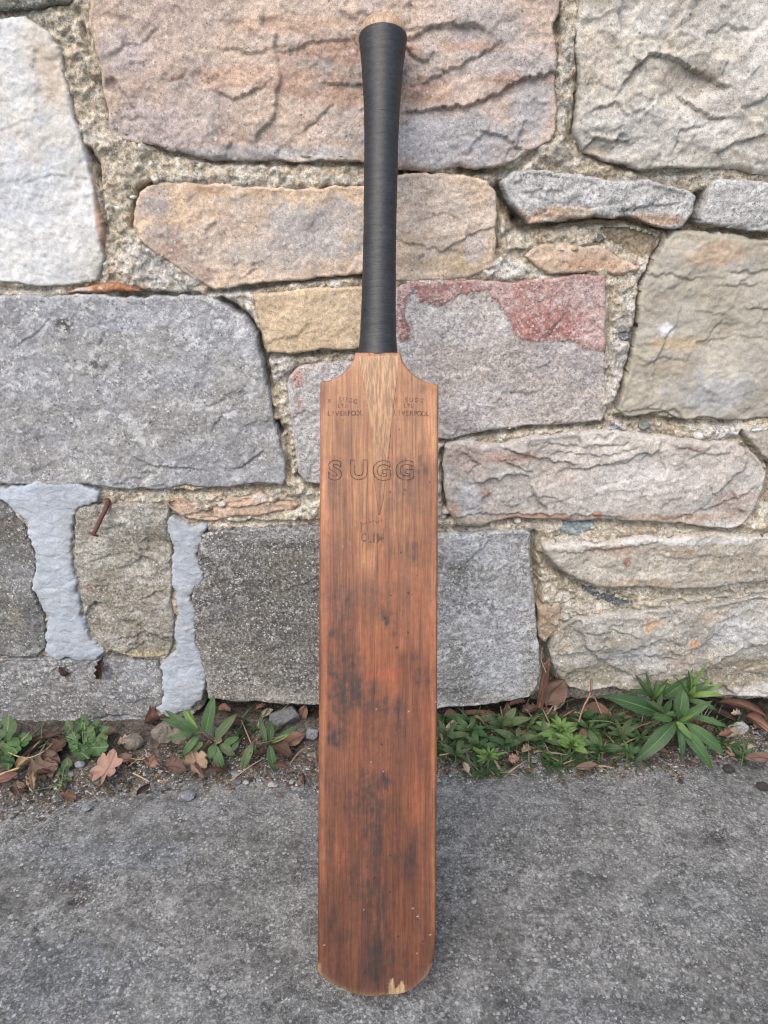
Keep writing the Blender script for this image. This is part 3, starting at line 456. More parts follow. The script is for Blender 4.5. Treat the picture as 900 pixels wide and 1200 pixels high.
# smeared blue-grey cement pointing, lapping over the stones beside it
def cement(poly, lab, sd):
    off = .004; pts = np.array([uv_wall(*p, off) for p in poly])
    def f(X, Y, D):
        wx = X+.01*fbm(X, Y, 25, 3, sd)
        h = .0058+.0012*fbm(X, Y, 12, 3, sd+1)+.0008*(facets(wx*1.0, Y*1.8, 30, sd+2))+.0006*facets(X, Y*1.6, 90, sd+5)+.0004*fbm(X, Y, 160, 3, sd+3)
        return h-.0020*np.exp(-D/.005)
    U, V, H, F, D = slab(pts, .0013, lambda X, Y, D: smooth(f(X, Y, D), 1), .03, (.0060,), sd, .0022)
    c = paint(U, V, (182, 191, 202), [(172, 182, 194), (192, 199, 207)], [], sd, off, .08, .69)
    e = np.exp(-D/.004)[:, None]*.5*sstep(-.2, .3, fbm(U, V, 60, 3, sd+9))[:, None]; c = c*(1-e)+alb((168, 162, 148), .74)*e; e = sstep(.25, .6, fbm(U, V*1.5, 50, 4, sd+19))[:, None]*.35; c = c*(1-e)+alb((164, 166, 166), .74)*e
    cu, cv = pts.mean(0); o = mk_mesh('cement_pointing', np.stack([U-cu, -H, V-cv], 1), F, M['cement'], wall, color=c, loc=(cu, 0, cv)); o['label'] = lab
cement([(-70, 566), (0, 570), (40, 566), (85, 568), (102, 572), (113, 577), (114, 586), (108, 594), (88, 600), (81, 612), (84, 632), (86, 650), (88, 670), (90, 690), (96, 710), (95, 728), (101, 745), (112, 758), (120, 764), (117, 772), (90, 774), (62, 772), (51, 766), (56, 755), (52, 742), (54, 728), (46, 712), (36, 690), (39, 678), (44, 664), (40, 648), (32, 630), (37, 618), (26, 608), (8, 592), (0, 586), (-70, 584)], 'pale blue grey cement smear at the left, forked at its top', 1201)
cement([(198, 606), (210, 612), (222, 616), (238, 616), (246, 622), (238, 632), (231, 645), (236, 662), (240, 678), (232, 690), (224, 700), (228, 715), (226, 735), (230, 755), (238, 772), (242, 792), (240, 808), (234, 822), (225, 832), (212, 838), (196, 850), (186, 846), (187, 838), (184, 830), (192, 815), (192, 795), (187, 780), (199, 770), (204, 762), (203, 740), (205, 720), (203, 690), (201, 660), (200, 630)], 'pale blue grey cement smear between the buff stone and the dark block', 1301)

# the wall beyond the picture: coursed stones, a mortar core and rougher joints
def edge_x(z):
    r = (CAMH-z)/WY; ang = math.atan(r)-PITCH; dep = WY*math.cos(PITCH)+(CAMH-z)*math.sin(PITCH); return 515*dep/FPX
def generic(u0, u1, v0, v1, sd):
    g = .008; rr = random.Random(sd)
    n = 4; P = []
    for k in range(n): P.append((u0+g+(u1-u0-2*g)*k/n, v0+g+rr.uniform(-.006, .006)))
    P.append((u1-g, v0+g)); P.append((u1-g+rr.uniform(-.01, .004), (v0+v1)/2))
    for k in range(n): P.append((u1-g-(u1-u0-2*g)*k/n, v1-g+rr.uniform(-.006, .006)))
    P.append((u0+g, v1-g)); P.append((u0+g+rr.uniform(-.004, .01), (v0+v1)/2))
    base, mt = rr.choice([((196, 174, 154), 'sand'), ((186, 180, 168), 'sand'), ((150, 152, 156), 'lichen'), ((172, 160, 150), 'mottle'), ((190, 160, 146), 'sand'), ((140, 138, 132), 'mottle'), ((204, 180, 146), 'sand')])
    s = dict(off=rr.uniform(-.002, .008), am=1, fac=rr.uniform(.4, 1.2), seed=sd, ledges=(), hollows=(), strat=rr.choice([0, .5]))
    U, V, H, F, D = slab(P, .007, stone_height(s, .001), .05, (.004,), sd, .010)
    c = paint(U, V, base, [tuple(min(255, b+12) for b in base), tuple(b-14 for b in base)], [], sd, 0)
    cu, cv = (u0+u1)/2, (v0+v1)/2; mk_mesh('stone', np.stack([U-cu, -H, V-cv], 1), F, M[mt], wall, color=c, loc=(cu, 0, cv))
rr = random.Random(3); sd = 5000; z = -.03; HW = 2.0
zs = [-.03, .14, .30, .42, .60, .76, .868, 1.02, 1.20, 1.33, 1.50, 1.62]
for z0, z1 in zip(zs[:-1], zs[1:]):
    spans = [(-HW, HW)] if z0 > .86 else [(-HW, -(edge_x(z0)+edge_x(z1))/2+.004), ((edge_x(z0)+edge_x(z1))/2-.004, HW)]
    for a, b in spans:
        n = max(2, round((b-a)/.29)); cuts = [a]+sorted(a+(b-a)*(k+rr.uniform(-.25, .25))/n for k in range(1, n))+[b]
        for u0, u1 in zip(cuts[:-1], cuts[1:]): sd += 13; generic(u0, u1, z0, z1, sd)
for a, b, z0, z1 in ((-HW, -.60, -.03, .90), (.60, HW, -.03, .90), (-HW, HW, .885, 1.62)):
    U, V, H, F, D = slab([(a, z0), (b, z0), (b, z1), (a, z1)], .014, lambda X, Y, D: -.010+.004*fbm(X, Y, 20, 3, 77), .05)
    mk_mesh('mortar', np.stack([U, -H, V], 1), F, M['mortar'], wall, color=paint(U, V, (176, 160, 132), [(190, 178, 152)], [], 61, 0))
def box(u0, u1, y0, y1, z0, z1):
    V = [(x, y, z) for x in (u0, u1) for y in (y0, y1) for z in (z0, z1)]
    return V, [(0, 1, 3, 2), (4, 6, 7, 5), (0, 4, 5, 1), (2, 3, 7, 6), (0, 2, 6, 4), (1, 5, 7, 3)]
Vb, Fb = box(-HW, HW, .052, .40, -.05, 1.62)
mk_mesh('core', Vb, Fb, M['mortar'], wall, color=np.tile(alb((150, 136, 112)), (8, 1)), smoothf=False)

# ------------------------------------------------------------------ ground: pavement sheet to the horizon, soil strip at the foot of the wall
def ground_mat():
    m, nt, bs = new_mat('weathered_concrete'); co = objco(nt); c = tint(nt)
    a = noise(nt, co, 170, 5, .72, .3); b = noise(nt, co, 420, 3, .7); g = noise(nt, co, 7, 4, .6); g2 = noise(nt, co, 30, 4, .6)
    v = N(nt, 'ShaderNodeTexVoronoi'); v.inputs['Scale'].default_value = 260; nt.links.new(co, v.inputs['Vector'])
    k = mth(nt, 'MULTIPLY', rng(nt, a, .38, .62, .74, 1.28), rng(nt, b, .36, .64, .74, 1.26))
    k = mth(nt, 'MULTIPLY', k, mth(nt, 'MULTIPLY', rng(nt, g, .36, .64, .84, 1.16), rng(nt, g2, .36, .64, .80, 1.20)))
    for vs_, amp in ((150, .30), (70, .13)):
        vv = N(nt, 'ShaderNodeTexVoronoi'); vv.inputs['Scale'].default_value = vs_
        wn = N(nt, 'ShaderNodeTexNoise'); wn.inputs['Scale'].default_value = vs_*1.5; nt.links.new(co, wn.inputs['Vector'])
        ad = N(nt, 'ShaderNodeVectorMath', operation='MULTIPLY_ADD'); nt.links.new(wn.outputs[1], ad.inputs[0]); ad.inputs[1].default_value = (.008, .008, .008); nt.links.new(co, ad.inputs[2]); nt.links.new(ad.outputs[0], vv.inputs['Vector'])
        sp_ = N(nt, 'ShaderNodeSeparateXYZ'); nt.links.new(vv.outputs['Color'], sp_.inputs[0]); k = mth(nt, 'MULTIPLY', k, rng(nt, sp_.outputs[0], 0, 1, 1-amp, 1+amp))
    col = scalec(nt, c, k)
    fl = mth(nt, 'MULTIPLY', rng(nt, noise(nt, co, 300, 4, .75, .5), .52, .60, 0, .55), rng(nt, noise(nt, co, 14, 3), .35, .6, .3, 1))
    col = mix(nt, fl, col, alb((205, 210, 214), .6))
    dk = mth(nt, 'MULTIPLY', rng(nt, v.outputs[0], .08, .22, 1, 0), rng(nt, noise(nt, co, 60, 3), .5, .6, 0, .45)); col = mix(nt, dk, col, (.018, .018, .017))
    col = dots(nt, co, col, 300, .30, .55, (206, 208, 208), .55); col = dots(nt, co, col, 170, .14, .45, (196, 198, 200), .5, 4.3); col = dots(nt, co, col, 260, .22, .5, (46, 46, 46), .5, 9.1)
    nt.links.new(col, bs.inputs['Base Color']); bs.inputs['Roughness'].default_value = .88; bs.inputs['Specular IOR Level'].default_value = .3
    bp = N(nt, 'ShaderNodeBump'); bp.inputs['Distance'].default_value = .0022; bp.inputs['Strength'].default_value = .85
    h = mth(nt, 'SUBTRACT', mth(nt, 'ADD', a, mth(nt, 'MULTIPLY', b, .5)), mth(nt, 'MULTIPLY', dk, .6)); nt.links.new(h, bp.inputs['Height']); nt.links.new(bp.outputs[0], bs.inputs['Normal'])
    return m
M['ground'] = ground_mat()
def axis(lo, hi, step, far, k=1.22):
    a = list(np.arange(lo, hi, step)); s = step; x = hi
    while x < far: a.append(x); s *= k; x += s
    a.append(far); s = step; x = lo-step; b = []
    while x > -far: b.append(x); s *= k; x -= s
    b.append(-far); return np.array(b[::-1]+a)
def gz(X, Y): return .0020*fbm(X, Y, 5, 3, 1)+.0011*fbm(X, Y, 40, 4, 2, .65)
xs = axis(-.60, .60, .003, 60); ys = axis(.30, .92, .003, 60); X, Y = np.meshgrid(xs, ys)
near = np.exp(-np.maximum(0, np.hypot(X, Y-.6)-.7)**2)
Z = gz(X, Y)*near-.0012
cg = np.tile(alb((132, 133, 131), .48), (X.size, 1)).reshape(X.shape+(3,))
gblob = [(90, 1035, 26, 16, (84, 74, 64), .7), (95, 1055, 14, 9, (70, 62, 54), .8), (290, 1105, 30, 10, (84, 86, 86), .6), (685, 1030, 32, 16, (88, 90, 92), .7), (838, 978, 22, 10, (74, 72, 70), .7), (560, 1078, 12, 6, (88, 92, 98), .6), (700, 1180, 200, 26, (98, 102, 104), .6), (120, 1000, 110, 30, (134, 142, 152), .5), (600, 940, 120, 30, (140, 142, 144), .4), (230, 950, 120, 20, (150, 152, 156), .5), (820, 1060, 90, 40, (136, 142, 144), .4), (60, 1150, 120, 50, (96, 106, 116), .5), (450, 1010, 60, 120, (112, 112, 110), .3)]
for j, (bx, by, rx, ry, col, st) in enumerate(gblob):
    p = at_z(bx, by, 0); p2 = at_z(bx+rx, by, 0); p3 = at_z(bx, by-ry, 0)
    r = np.sqrt(((X-p[0])/(p2[0]-p[0]))**2+((Y-p[1])/(p3[1]-p[1]))**2); m = (1-sstep(.3, 1.2, r+.5*fbm(X, Y, 45, 4, 400+j, .65)))[..., None]*st
    cg = cg*(1-m)+alb(col, .48)*m
    if j in (0, 1, 4): Z = Z-.0025*m[..., 0]
Z = Z-.0016*(np.abs(fbm(X, Y, 70, 3, 300)) < .04)*near*0
idx = np.arange(X.size).reshape(X.shape); F = np.stack([idx[:-1, :-1].ravel(), idx[:-1, 1:].ravel(), idx[1:, 1:].ravel(), idx[1:, :-1].ravel()], 1)
g = mk_mesh('pavement', np.stack([X.ravel(), Y.ravel(), Z.ravel()], 1), F, M['ground'], color=cg.reshape(-1, 3)); tag(g, 'grey weathered concrete ground', None, None, 'structure')

M['soil'] = stone_mat('soil', .4, .45, .6, .25, (150, 145, 135), 2.0, 260)
edge_pts = [(-200, 960), (0, 945), (60, 935), (120, 922), (200, 905), (300, 905), (370, 912), (450, 908), (520, 898), (600, 895), (700, 898), (800, 893), (850, 880), (900, 872), (1100, 860)]
EP = np.array([at_z(*p, 0)[:2] for p in edge_pts])
def soil_z(X, Y):
    e = np.interp(X, EP[:, 0], EP[:, 1]) + .008*fbm(X, Y, 30, 4, 501, .65)
    t = Y-e
    return np.where(t > 0, np.minimum(.016, t*.20), t*.4)+.0022*fbm(X, Y, 40, 4, 503, .65)+.0014*fbm(X, Y, 150, 3, 504, .7)-.001
X, Y = np.meshgrid(np.arange(-.66, .66, .0025), np.arange(.67, .915, .0025)); Zs = soil_z(X, Y)
cs = np.tile(alb((118, 110, 100), .5), (X.size, 1)); t = sstep(-.2, .6, fbm(X, Y, 30, 4, 505)).ravel()[:, None]; cs = cs*(1-t)+alb((86, 76, 66), .45)*t
e = np.interp(X, EP[:, 0], EP[:, 1]); t = (1-sstep(.0, .03, Y-e+.01*fbm(X, Y, 60, 3, 506))).ravel()[:, None]; cs = cs*(1-t)+alb((130, 132, 132), .46)*t
idx = np.arange(X.size).reshape(X.shape); F = np.stack([idx[:-1, :-1].ravel(), idx[:-1, 1:].ravel(), idx[1:, 1:].ravel(), idx[1:, :-1].ravel()], 1)
tag(mk_mesh('soil', np.stack([X.ravel(), Y.ravel(), Zs.ravel()], 1), F, M['soil'], color=cs), 'brown gritty soil strip along the foot of the wall', None, None, 'structure')
def soil_at(px, py):
    p = at_z(px, py, .008); z = max(float(soil_z(np.array([p[0]]), np.array([p[1]]))[0]), 0.0); return at_z(px, py, z)
def gh(x, y): return max(float(soil_z(np.array([x]), np.array([y]))[0]), float(gz(np.array([x]), np.array([y]))[0])-.0012)

# ------------------------------------------------------------------ the cricket bat, leaning on the wall
K = 1287.0
def bl(px, py): cx = 441.5+(1168-py)/(1168-20)*7.5-(.0); return ((px-445)/K, (1168-py)/K)     # bat-local x, z (z from the toe)
bat = tag(empty('cricket_bat', (0, 0, 0)), 'old brown wooden cricket bat with a black handle leaning on the wall', 'cricket bat')
dep = .704; o3 = np.array([0, 0, CAMH])+FWD*dep+UPV*(600-1168)/FPX*dep+np.array([(445-450)/FPX*dep, 0, 0])
bat.location = o3; bat.rotation_euler = (-PITCH, 0, 0)      # local +y runs away from the viewer, +z up along the bat
def wood_mat():
    m, nt, bs = new_mat('oiled_willow'); c = tint(nt)
    fine = noise(nt, objco(nt, 1, 1, .035), 1500, 3, .6); med = noise(nt, objco(nt, 1, 1, .03), 420, 4, .6, .2); br = noise(nt, objco(nt, 1, 1, .12), 90, 4, .6, .5)
    blot = noise(nt, objco(nt), 160, 5, .7)
    k = mth(nt, 'MULTIPLY', rng(nt, fine, .36, .64, .82, 1.16), rng(nt, med, .36, .64, .80, 1.18)); k = mth(nt, 'MULTIPLY', k, rng(nt, br, .36, .64, .84, 1.16)); k = mth(nt, 'MULTIPLY', k, rng(nt, blot, .36, .64, .86, 1.12))
    col = scalec(nt, c, k)
    v = N(nt, 'ShaderNodeTexVoronoi'); v.inputs['Scale'].default_value = 62; nt.links.new(objco(nt, 1, 1, .9), v.inputs['Vector'])
    col = mix(nt, rng(nt, v.outputs[0], .035, .06, .8, 0), col, (.02, .012, .01))
    line = mth(nt, 'MULTIPLY', rng(nt, noise(nt, objco(nt, 1, 1, .012), 700, 2, .5), .62, .68, 0, .55), rng(nt, blot, .4, .6, .2, 1)); col = mix(nt, line, col, (.05, .022, .014))
    nt.links.new(col, bs.inputs['Base Color']); bs.inputs['Specular IOR Level'].default_value = .4
    nt.links.new(rng(nt, blot, .3, .7, .42, .60), bs.inputs['Roughness'])
    b = N(nt, 'ShaderNodeBump'); b.inputs['Distance'].default_value = .0003; b.inputs['Strength'].default_value = .6
    nt.links.new(mth(nt, 'ADD', mth(nt, 'ADD', fine, med), mth(nt, 'MULTIPLY', line, -1)), b.inputs['Height']); nt.links.new(b.outputs[0], bs.inputs['Normal'])
    return m
M['wood'] = wood_mat()
out = [(372, 1140), (372.3, 1100), (372.8, 980), (373.3, 860), (374, 700), (374.6, 560), (375, 470), (375, 447), (377, 445.5), (385, 445), (393, 442), (401, 437), (408, 430), (413, 423), (416.5, 412), (469, 412), (472, 422), (478, 431), (486, 439), (496, 445), (505, 448), (514, 450), (514, 470), (513.6, 560), (513, 700), (512.2, 860), (511.6, 980), (511, 1090), (510, 1118), (508, 1131), (503, 1142), (495, 1151), (484, 1160), (471, 1166), (462, 1168), (455, 1166), (440, 1169), (425, 1168), (410, 1164), (395, 1157), (383, 1150), (376, 1145)]
for _ in range(2):                                  # round the toe
    k0 = 18; o2 = out[:k0]
    for i_ in range(k0, len(out)-1): a_, b_ = np.array(out[i_]), np.array(out[i_+1]); o2 += [tuple(a_*.75+b_*.25), tuple(a_*.25+b_*.75)] if a_[1] > 1090 else [tuple(a_)]
    out = o2+[out[-1]]
bp = np.array([bl(*p) for p in out])
def bface(X, Y, D): return .0006*(1-(X/.054)**2)+.00012*fbm(X, Y, 60, 3, 8)-.0011*np.exp(-(((X-.016)/.007)**2+((Y-.0015)/.006)**2))
U, V, H, F, D = slab(bp, .00105, bface, .021, (0,), 0, .0022)
BW = []
c = np.zeros((len(U), 3)); tt = np.clip(V/.56, 0, 1)[:, None]
cu_, cm_, cl_ = alb((198, 144, 106), .50, 0), alb((162, 100, 68), .43, .0), alb((126, 78, 58), .37, .0)
c = np.where(tt > .55, cm_+(cu_-cm_)*((tt-.55)/.45), cl_+(cm_-cl_)*(tt/.55))
t = sstep(-.2, .6, fbm(U*1.0, V*.12, 70, 4, 301))[:, None]*.55; c = c*(1-t)+c*np.array([1.24, 1.08, .84])*t
t = sstep(.0, .6, fbm(U, V*.3, 26, 4, 302))[:, None]*.55; c = c*(1-t)+c*np.array([.74, .68, .66])*t
bstain = [(398, 720, 12, 22, .6), (393, 740, 10, 16, .7), (455, 728, 10, 16, .9), (400, 790, 18, 22, .9), (415, 780, 12, 22, .8), (407, 812, 20, 26, .95), (392, 825, 10, 20, .8), (425, 800, 14, 14, .6), (492, 787, 12, 12, .9), (478, 772, 10, 8, .6), (504, 798, 5, 5, .7), (456, 828, 18, 12, .75), (470, 850, 14, 28, .7), (392, 865, 11, 20, .9), (430, 850, 30, 40, .45), (440, 912, 16, 16, .85), (392, 922, 12, 10, .6), (430, 945, 24, 20, .7), (436, 975, 14, 30, .6), (478, 1010, 14, 22, .7), (490, 985, 8, 16, .5), (425, 1020, 34, 40, .45), (390, 1085, 12, 22, .55), (400, 1100, 10, 10, .5), (450, 1125, 22, 26, .8), (440, 1060, 14, 60, .45), (420, 700, 30, 30, .35), (395, 700, 18, 16, .5), (396, 585, 22, 20, .30), (487, 645, 14, 12, .55), (478, 560, 20, 26, .5), (486, 540, 16, 14, .55), (395, 640, 14, 16, .35), (400, 505, 16, 16, .28), (480, 590, 22, 12, .35), (492, 553, 24, 12, .4), (392, 553, 16, 16, .3), (385, 470, 12, 16, .3), (500, 455, 12, 7, .5), (470, 445, 12, 10, .25), (472, 690, 26, 16, .3), (465, 640, 26, 26, .25), (460, 1150, 40, 12, .4), (480, 900, 30, 30, .25), (497, 700, 8, 60, .15), (415, 960, 30, 30, .35), (440, 1000, 13, 110, .5), (438, 1100, 12, 50, .45), (402, 760, 22, 40, .4)]
for j, (bx, by, rx, ry, st) in enumerate(bstain):
    (u, v) = bl(bx, by); r = np.sqrt(((U-u)/(rx*1.15/K))**2+((V-v)/(ry*1.15/K))**2)
    m = (1-sstep(.1, 1.35, r+.75*fbm(U, V*.75, 95, 5, 600+j, .72)))[:, None]*st*.95*(.72+.5*fbm(U, V*.12, 300, 3, 640)[:, None]+.35*fbm(U, V, 260, 3, 650)[:, None]); m = np.clip(m, 0, 1); c = c*(1-m)+alb((74, 58, 54), .40)*m
for bx, by, rx, ry, st, colr in [(430, 560, 26, 50, .5, (214, 156, 108)), (432, 655, 10, 20, .5, (218, 160, 108)), (440, 425, 30, 12, .8, (206, 158, 118)), (500, 720, 8, 40, .4, (196, 120, 78)), (470, 755, 8, 12, .45, (206, 136, 88)), (440, 790, 30, 8, .4, (184, 92, 62)), (485, 930, 12, 60, .35, (182, 104, 66)), (379, 760, 5, 330, .45, (204, 132, 88)), (508, 760, 4, 330, .42, (202, 130, 86)), (505, 500, 8, 40, .5, (220, 164, 116)), (385, 500, 8, 40, .4, (220, 164, 116)), (380, 560, 4, 100, .5, (222, 158, 116)), (492, 1015, 6, 60, .3, (170, 94, 60)), (400, 980, 10, 50, .3, (172, 96, 66))]:
    u, v = bl(bx, by); r = np.sqrt(((U-u)/(rx/K))**2+((V-v)/(ry/K))**2); m = (1-sstep(.4, 1.2, r+.5*fbm(U, V*.3, 80, 4, 700+bx, .6)))[:, None]*st; c = c*(1-m)+alb(colr, .50, 0)*m
vt = V < .031                                    # pale worn rim round the toe, and the split patch of bare wood
m = ((np.minimum(1, 1.5*np.exp(-D/.0018))*vt*.95*(.6+.4*sstep(-.4, .3, fbm(U, V, 120, 3, 77))))[:, None]); c = c*(1-m)+alb((190, 156, 112), .50)*m
u, v = bl(464, 1160); r = np.sqrt(((U-u)/.0105)**2+((V-v+.001)/.0085)**2); m = (1-sstep(.75, 1.0, r+.5*fbm(U, V*.10, 380, 3, 801)+.3*fbm(U, V, 200, 3, 803)))[:, None]; c = c*(1-m)+(alb((206, 168, 118), .5)*(1+.35*fbm(U, V*.15, 420, 2, 802)[:, None]))*m
for px, py in [(441, 830), (479, 833), (450, 903), (426, 1066), (489, 1074), (488, 1117), (435, 893), (484, 1064), (380, 1107), (402, 640), (504, 1095), (377, 738), (511, 822)]:
    u, v = bl(px, py); m = (np.hypot(U-u, V-v) < (.0005+.0003*abs(math.sin(px*7.7))))[:, None]*.6; c = c*(1-m)+alb((226, 216, 200), .5)*m
for px, py in [(474, 573), (457, 576), (470, 647), (479, 694), (478, 741), (465, 758), (447, 872), (448, 1060), (457, 1045), (439, 1028), (457, 1002), (466, 1097)]:
    u, v = bl(px, py); m = (np.hypot(U-u, V-v) < .0010)[:, None]*.9; c = c*(1-m)+np.array([.012, .009, .008])*m
V0 = np.stack([U, -H, V], 1)
Ub, Vb_, Hb, Fb_, Db = slab(bp*np.array([.996, 1]), .004, lambda X, Y, D: .016*np.exp(-(X/.026)**2)*sstep(.0, .08, Y)*(1-sstep(.38, .53, Y))+.001, .006, (0,), 0, .004)
nb = len(V0); Vall = np.concatenate([V0, np.stack([Ub, .0195+Hb, Vb_], 1)]); Fall = np.concatenate([F, Fb_[:, ::-1]+nb]); call = np.concatenate([c, np.tile(cm_, (len(Ub), 1))])
blade = mk_mesh('blade', Vall, Fall, M['wood'], bat, color=call)

def cane_mat():
    m, nt, bs = new_mat('cane_splice'); c = tint(nt)
    d = noise(nt, objco(nt, 1, 1, .12), 620, 3, .65, .3); k = rng(nt, d, .40, .60, .62, 1.16)
    k = mth(nt, 'MULTIPLY', k, rng(nt, noise(nt, objco(nt, 1, 1, .3), 120, 3), .3, .7, .85, 1.1)); nt.links.new(scalec(nt, c, k), bs.inputs['Base Color']); bs.inputs['Roughness'].default_value = .6
    return m
M['cane'] = cane_mat()
sp = np.array([bl(*p) for p in [(419, 416), (468, 416), (467, 430), (464, 455), (460, 490), (457, 520), (453, 555), (449, 585), (446, 603), (443, 603), (440, 580), (437, 550), (434, 510), (430, 475), (424, 440)]])
U, V, H, F, D = slab(sp, .001, lambda X, Y, D: bface(X, Y, D)+.00025, .003, (.0004,), 9, .0003)
t = np.clip((V-.44)/.14, 0, 1)[:, None]; c = alb((174, 120, 82), .50, 0)*(1-t)+alb((218, 174, 132), .54, 0)*t
m = np.exp(-D/.0008)[:, None]*.45*(V < .565)[:, None]; c = c*(1-m)+alb((110, 70, 48), .6)*m
mk_mesh('splice', np.stack([U, -H, V], 1), F, M['cane'], blade, color=c)

# lettering pressed into the face
def ink_mat(name, col, cov):
    m, nt, bs = new_mat(name); bs.inputs['Base Color'].default_value = (*[float(x) for x in alb(col, .6)], 1); bs.inputs['Roughness'].default_value = .6
    a = mth(nt, 'MULTIPLY', rng(nt, noise(nt, objco(nt, 1, 1, .4), 420, 4, .7), .40, .54, .25, 1), cov); nt.links.new(a, bs.inputs['Alpha']); return m
M['ink'] = ink_mat('worn_ink', (96, 62, 58), .66); M['press'] = ink_mat('pressed_outline', (100, 66, 54), .50)
def glyph(ch, size, outline=False, offs=0.0, sx=1.0):
    cu = bpy.data.curves.new('glyph', 'FONT'); cu.body = ch; cu.size = size; cu.align_x = 'CENTER'; cu.offset = offs
    if outline: cu.fill_mode = 'NONE'; cu.bevel_depth = .00038; cu.bevel_resolution = 0; cu.resolution_u = 5
    else: cu.resolution_u = 3
    o = bpy.data.objects.new('glyph', cu); COL.objects.link(o); bpy.context.view_layer.update()
    me = bpy.data.meshes.new_from_object(o.evaluated_get(bpy.context.evaluated_depsgraph_get()))
    V = [Vector((v.co.x*sx, v.co.y, v.co.z)) for v in me.vertices]; F = [tuple(p.vertices) for p in me.polygons]
    bpy.data.objects.remove(o); bpy.data.meshes.remove(me); bpy.data.curves.remove(cu); return V, F
def letters(name, items, mat, outline=False, lift=.00022):     # items: (char, px, py of the baseline centre, cap height px, tilt, width factor)
    VV, FF = [], []
    for ch, px, py, hpx, rot, sx in items:
        V, F = glyph(ch, hpx/K/.729, outline, (.045*hpx/K if outline else .030*hpx/K), sx); n = len(VV); x, z = bl(px, py); cr, sr = math.cos(rot), math.sin(rot)
        for v in V:
            X_, Z_ = x+v.x*cr-v.y*sr, z+v.x*sr+v.y*cr
            y = -float(bface(np.array([X_]), np.array([Z_]), 0)[0])-lift-(.0003 if True else 0)-v.z*.5; VV.append((X_, y, Z_))
        FF += [tuple(i+n for i in f) for f in F]
    me = bpy.data.meshes.new(name); me.from_pydata(VV, [], FF); me.materials.append(mat); o = bpy.data.objects.new(name, me); COL.objects.link(o); o.parent = blade; return o
letters('lettering', [('S', 392.5, 560.5, 22, 0, 1.12), ('U', 420.5, 560, 22, 0, 1.0), ('G', 447.5, 561, 22, 0, .98), ('G', 474.5, 560.5, 22, 0, 1.0)], M['press'], True)
def stamp(cx, tops, dx):
    it = []
    for k, ch in enumerate('F.SUGG'):
        t = (k-2.5)/2.5; it.append((ch, cx-3+t*14.5, 470+2.2*abs(t)**1.6*(1 if dx < 0 else .6), 5.4, -t*.22, .95))
    for k, ch in enumerate('LTD'): it.append((ch, cx-3+(k-1)*4.4, 476.8, 4.6, 0, .9))
    for k, ch in enumerate('LIVERPOOL'): it.append((ch, cx+(k-4)*4.75, 486.4+(k-4)*dx, 6.0, 0, .95))
    return it
letters('lettering', stamp(404.5, 0, -.05), M['ink']); letters('lettering', stamp(482, 0, .12), M['ink'])
# narrow tall letters of the faint lower stamp and the worn dashes arched above it
def bars(name, segs, mat):
    VV, FF = [], []
    for (x0, y0, x1, y1, wpx) in segs:
        a = np.array(bl(x0, y0)); b = np.array(bl(x1, y1)); d = b-a; d /= np.linalg.norm(d); q = np.array([-d[1], d[0]])*wpx/K/2; n = len(VV)
        for p in (a-q, a+q, b+q*.8, b-q*.8): VV.append((p[0], -float(bface(p[:1], p[1:], 0)[0])-.0006, p[1]))
        FF.append((n, n+1, n+2, n+3))
    me = bpy.data.meshes.new(name); me.from_pydata(VV, [], FF); me.materials.append(mat); o = bpy.data.objects.new(name, me); COL.objects.link(o); o.parent = blade
letters('lettering', [('C', 426, 634, 10.5, 0, .62), ('L', 433, 635, 11, 0, .62), ('I', 438, 635.5, 11.5, 0, .9), ('M', 445.5, 635.5, 11.5, 0, .78)], M['press'], False)
bars('stamp_mark', [(423.3, 611, 423.8, 624, 1.6), (424, 613.5, 430, 612.5, 1), (430, 611, 430.5, 622, .8), (433, 612, 435, 610.5, 1.2), (436.5, 611, 438, 609, 1.3), (440, 610, 442, 612.5, 1.2), (443, 612, 444, 609, 1.2), (446, 609.5, 448, 608, 1.2), (452, 600, 452.3, 622, .7), (449, 620, 450, 632, .8)], M['press'])

# handle: wooden knob end, wound black grip
def lathe(name, prof, seg, mat, parent, y0, ax=1.0, colr=None, jig=None):
    VV = []; 
    for z, r in prof:
        for k in range(seg): a = 2*math.pi*k/seg; VV.append((HX(z)+r*math.sin(a), y0+r*ax*-math.cos(a), z))
    FF = [(i*seg+k, i*seg+(k+1) % seg, (i+1)*seg+(k+1) % seg, (i+1)*seg+k) for i in range(len(prof)-1) for k in range(seg)]
    return mk_mesh(name, VV, FF, mat, parent, color=None if colr is None else np.tile(colr, (len(VV), 1)))
def HX(z): return (( 442.5+(1168-z*K-30)*0 )-445)/K + (z-.585)/.31*6.5/K      # the handle's axis leans slightly right as it rises
HP = [(414, 25), (410, 24.3), (400, 23.2), (385, 22.0), (365, 21.2), (340, 20.6), (300, 20.2), (240, 19.9), (180, 20.3), (140, 21), (110, 22), (85, 23.6), (60, 25.6), (40, 28), (31, 29.3), (27, 29.0)]
zz = np.array([(1168-p[0])/K for p in HP]); rp = np.array([p[1]/K for p in HP])
prof = []; z = zz[0]; k = 0
while z < zz[-1]:
    r = float(np.interp(z, zz, rp)); prof.append((z, r*.985+.00022*(k % 2)+.00008*math.sin(z*900))); z += .00062; k += 1
prof = [(prof[0][0], prof[0][1]-.003)]+prof+[(zz[-1]+.0006, rp[-1]*.93)]
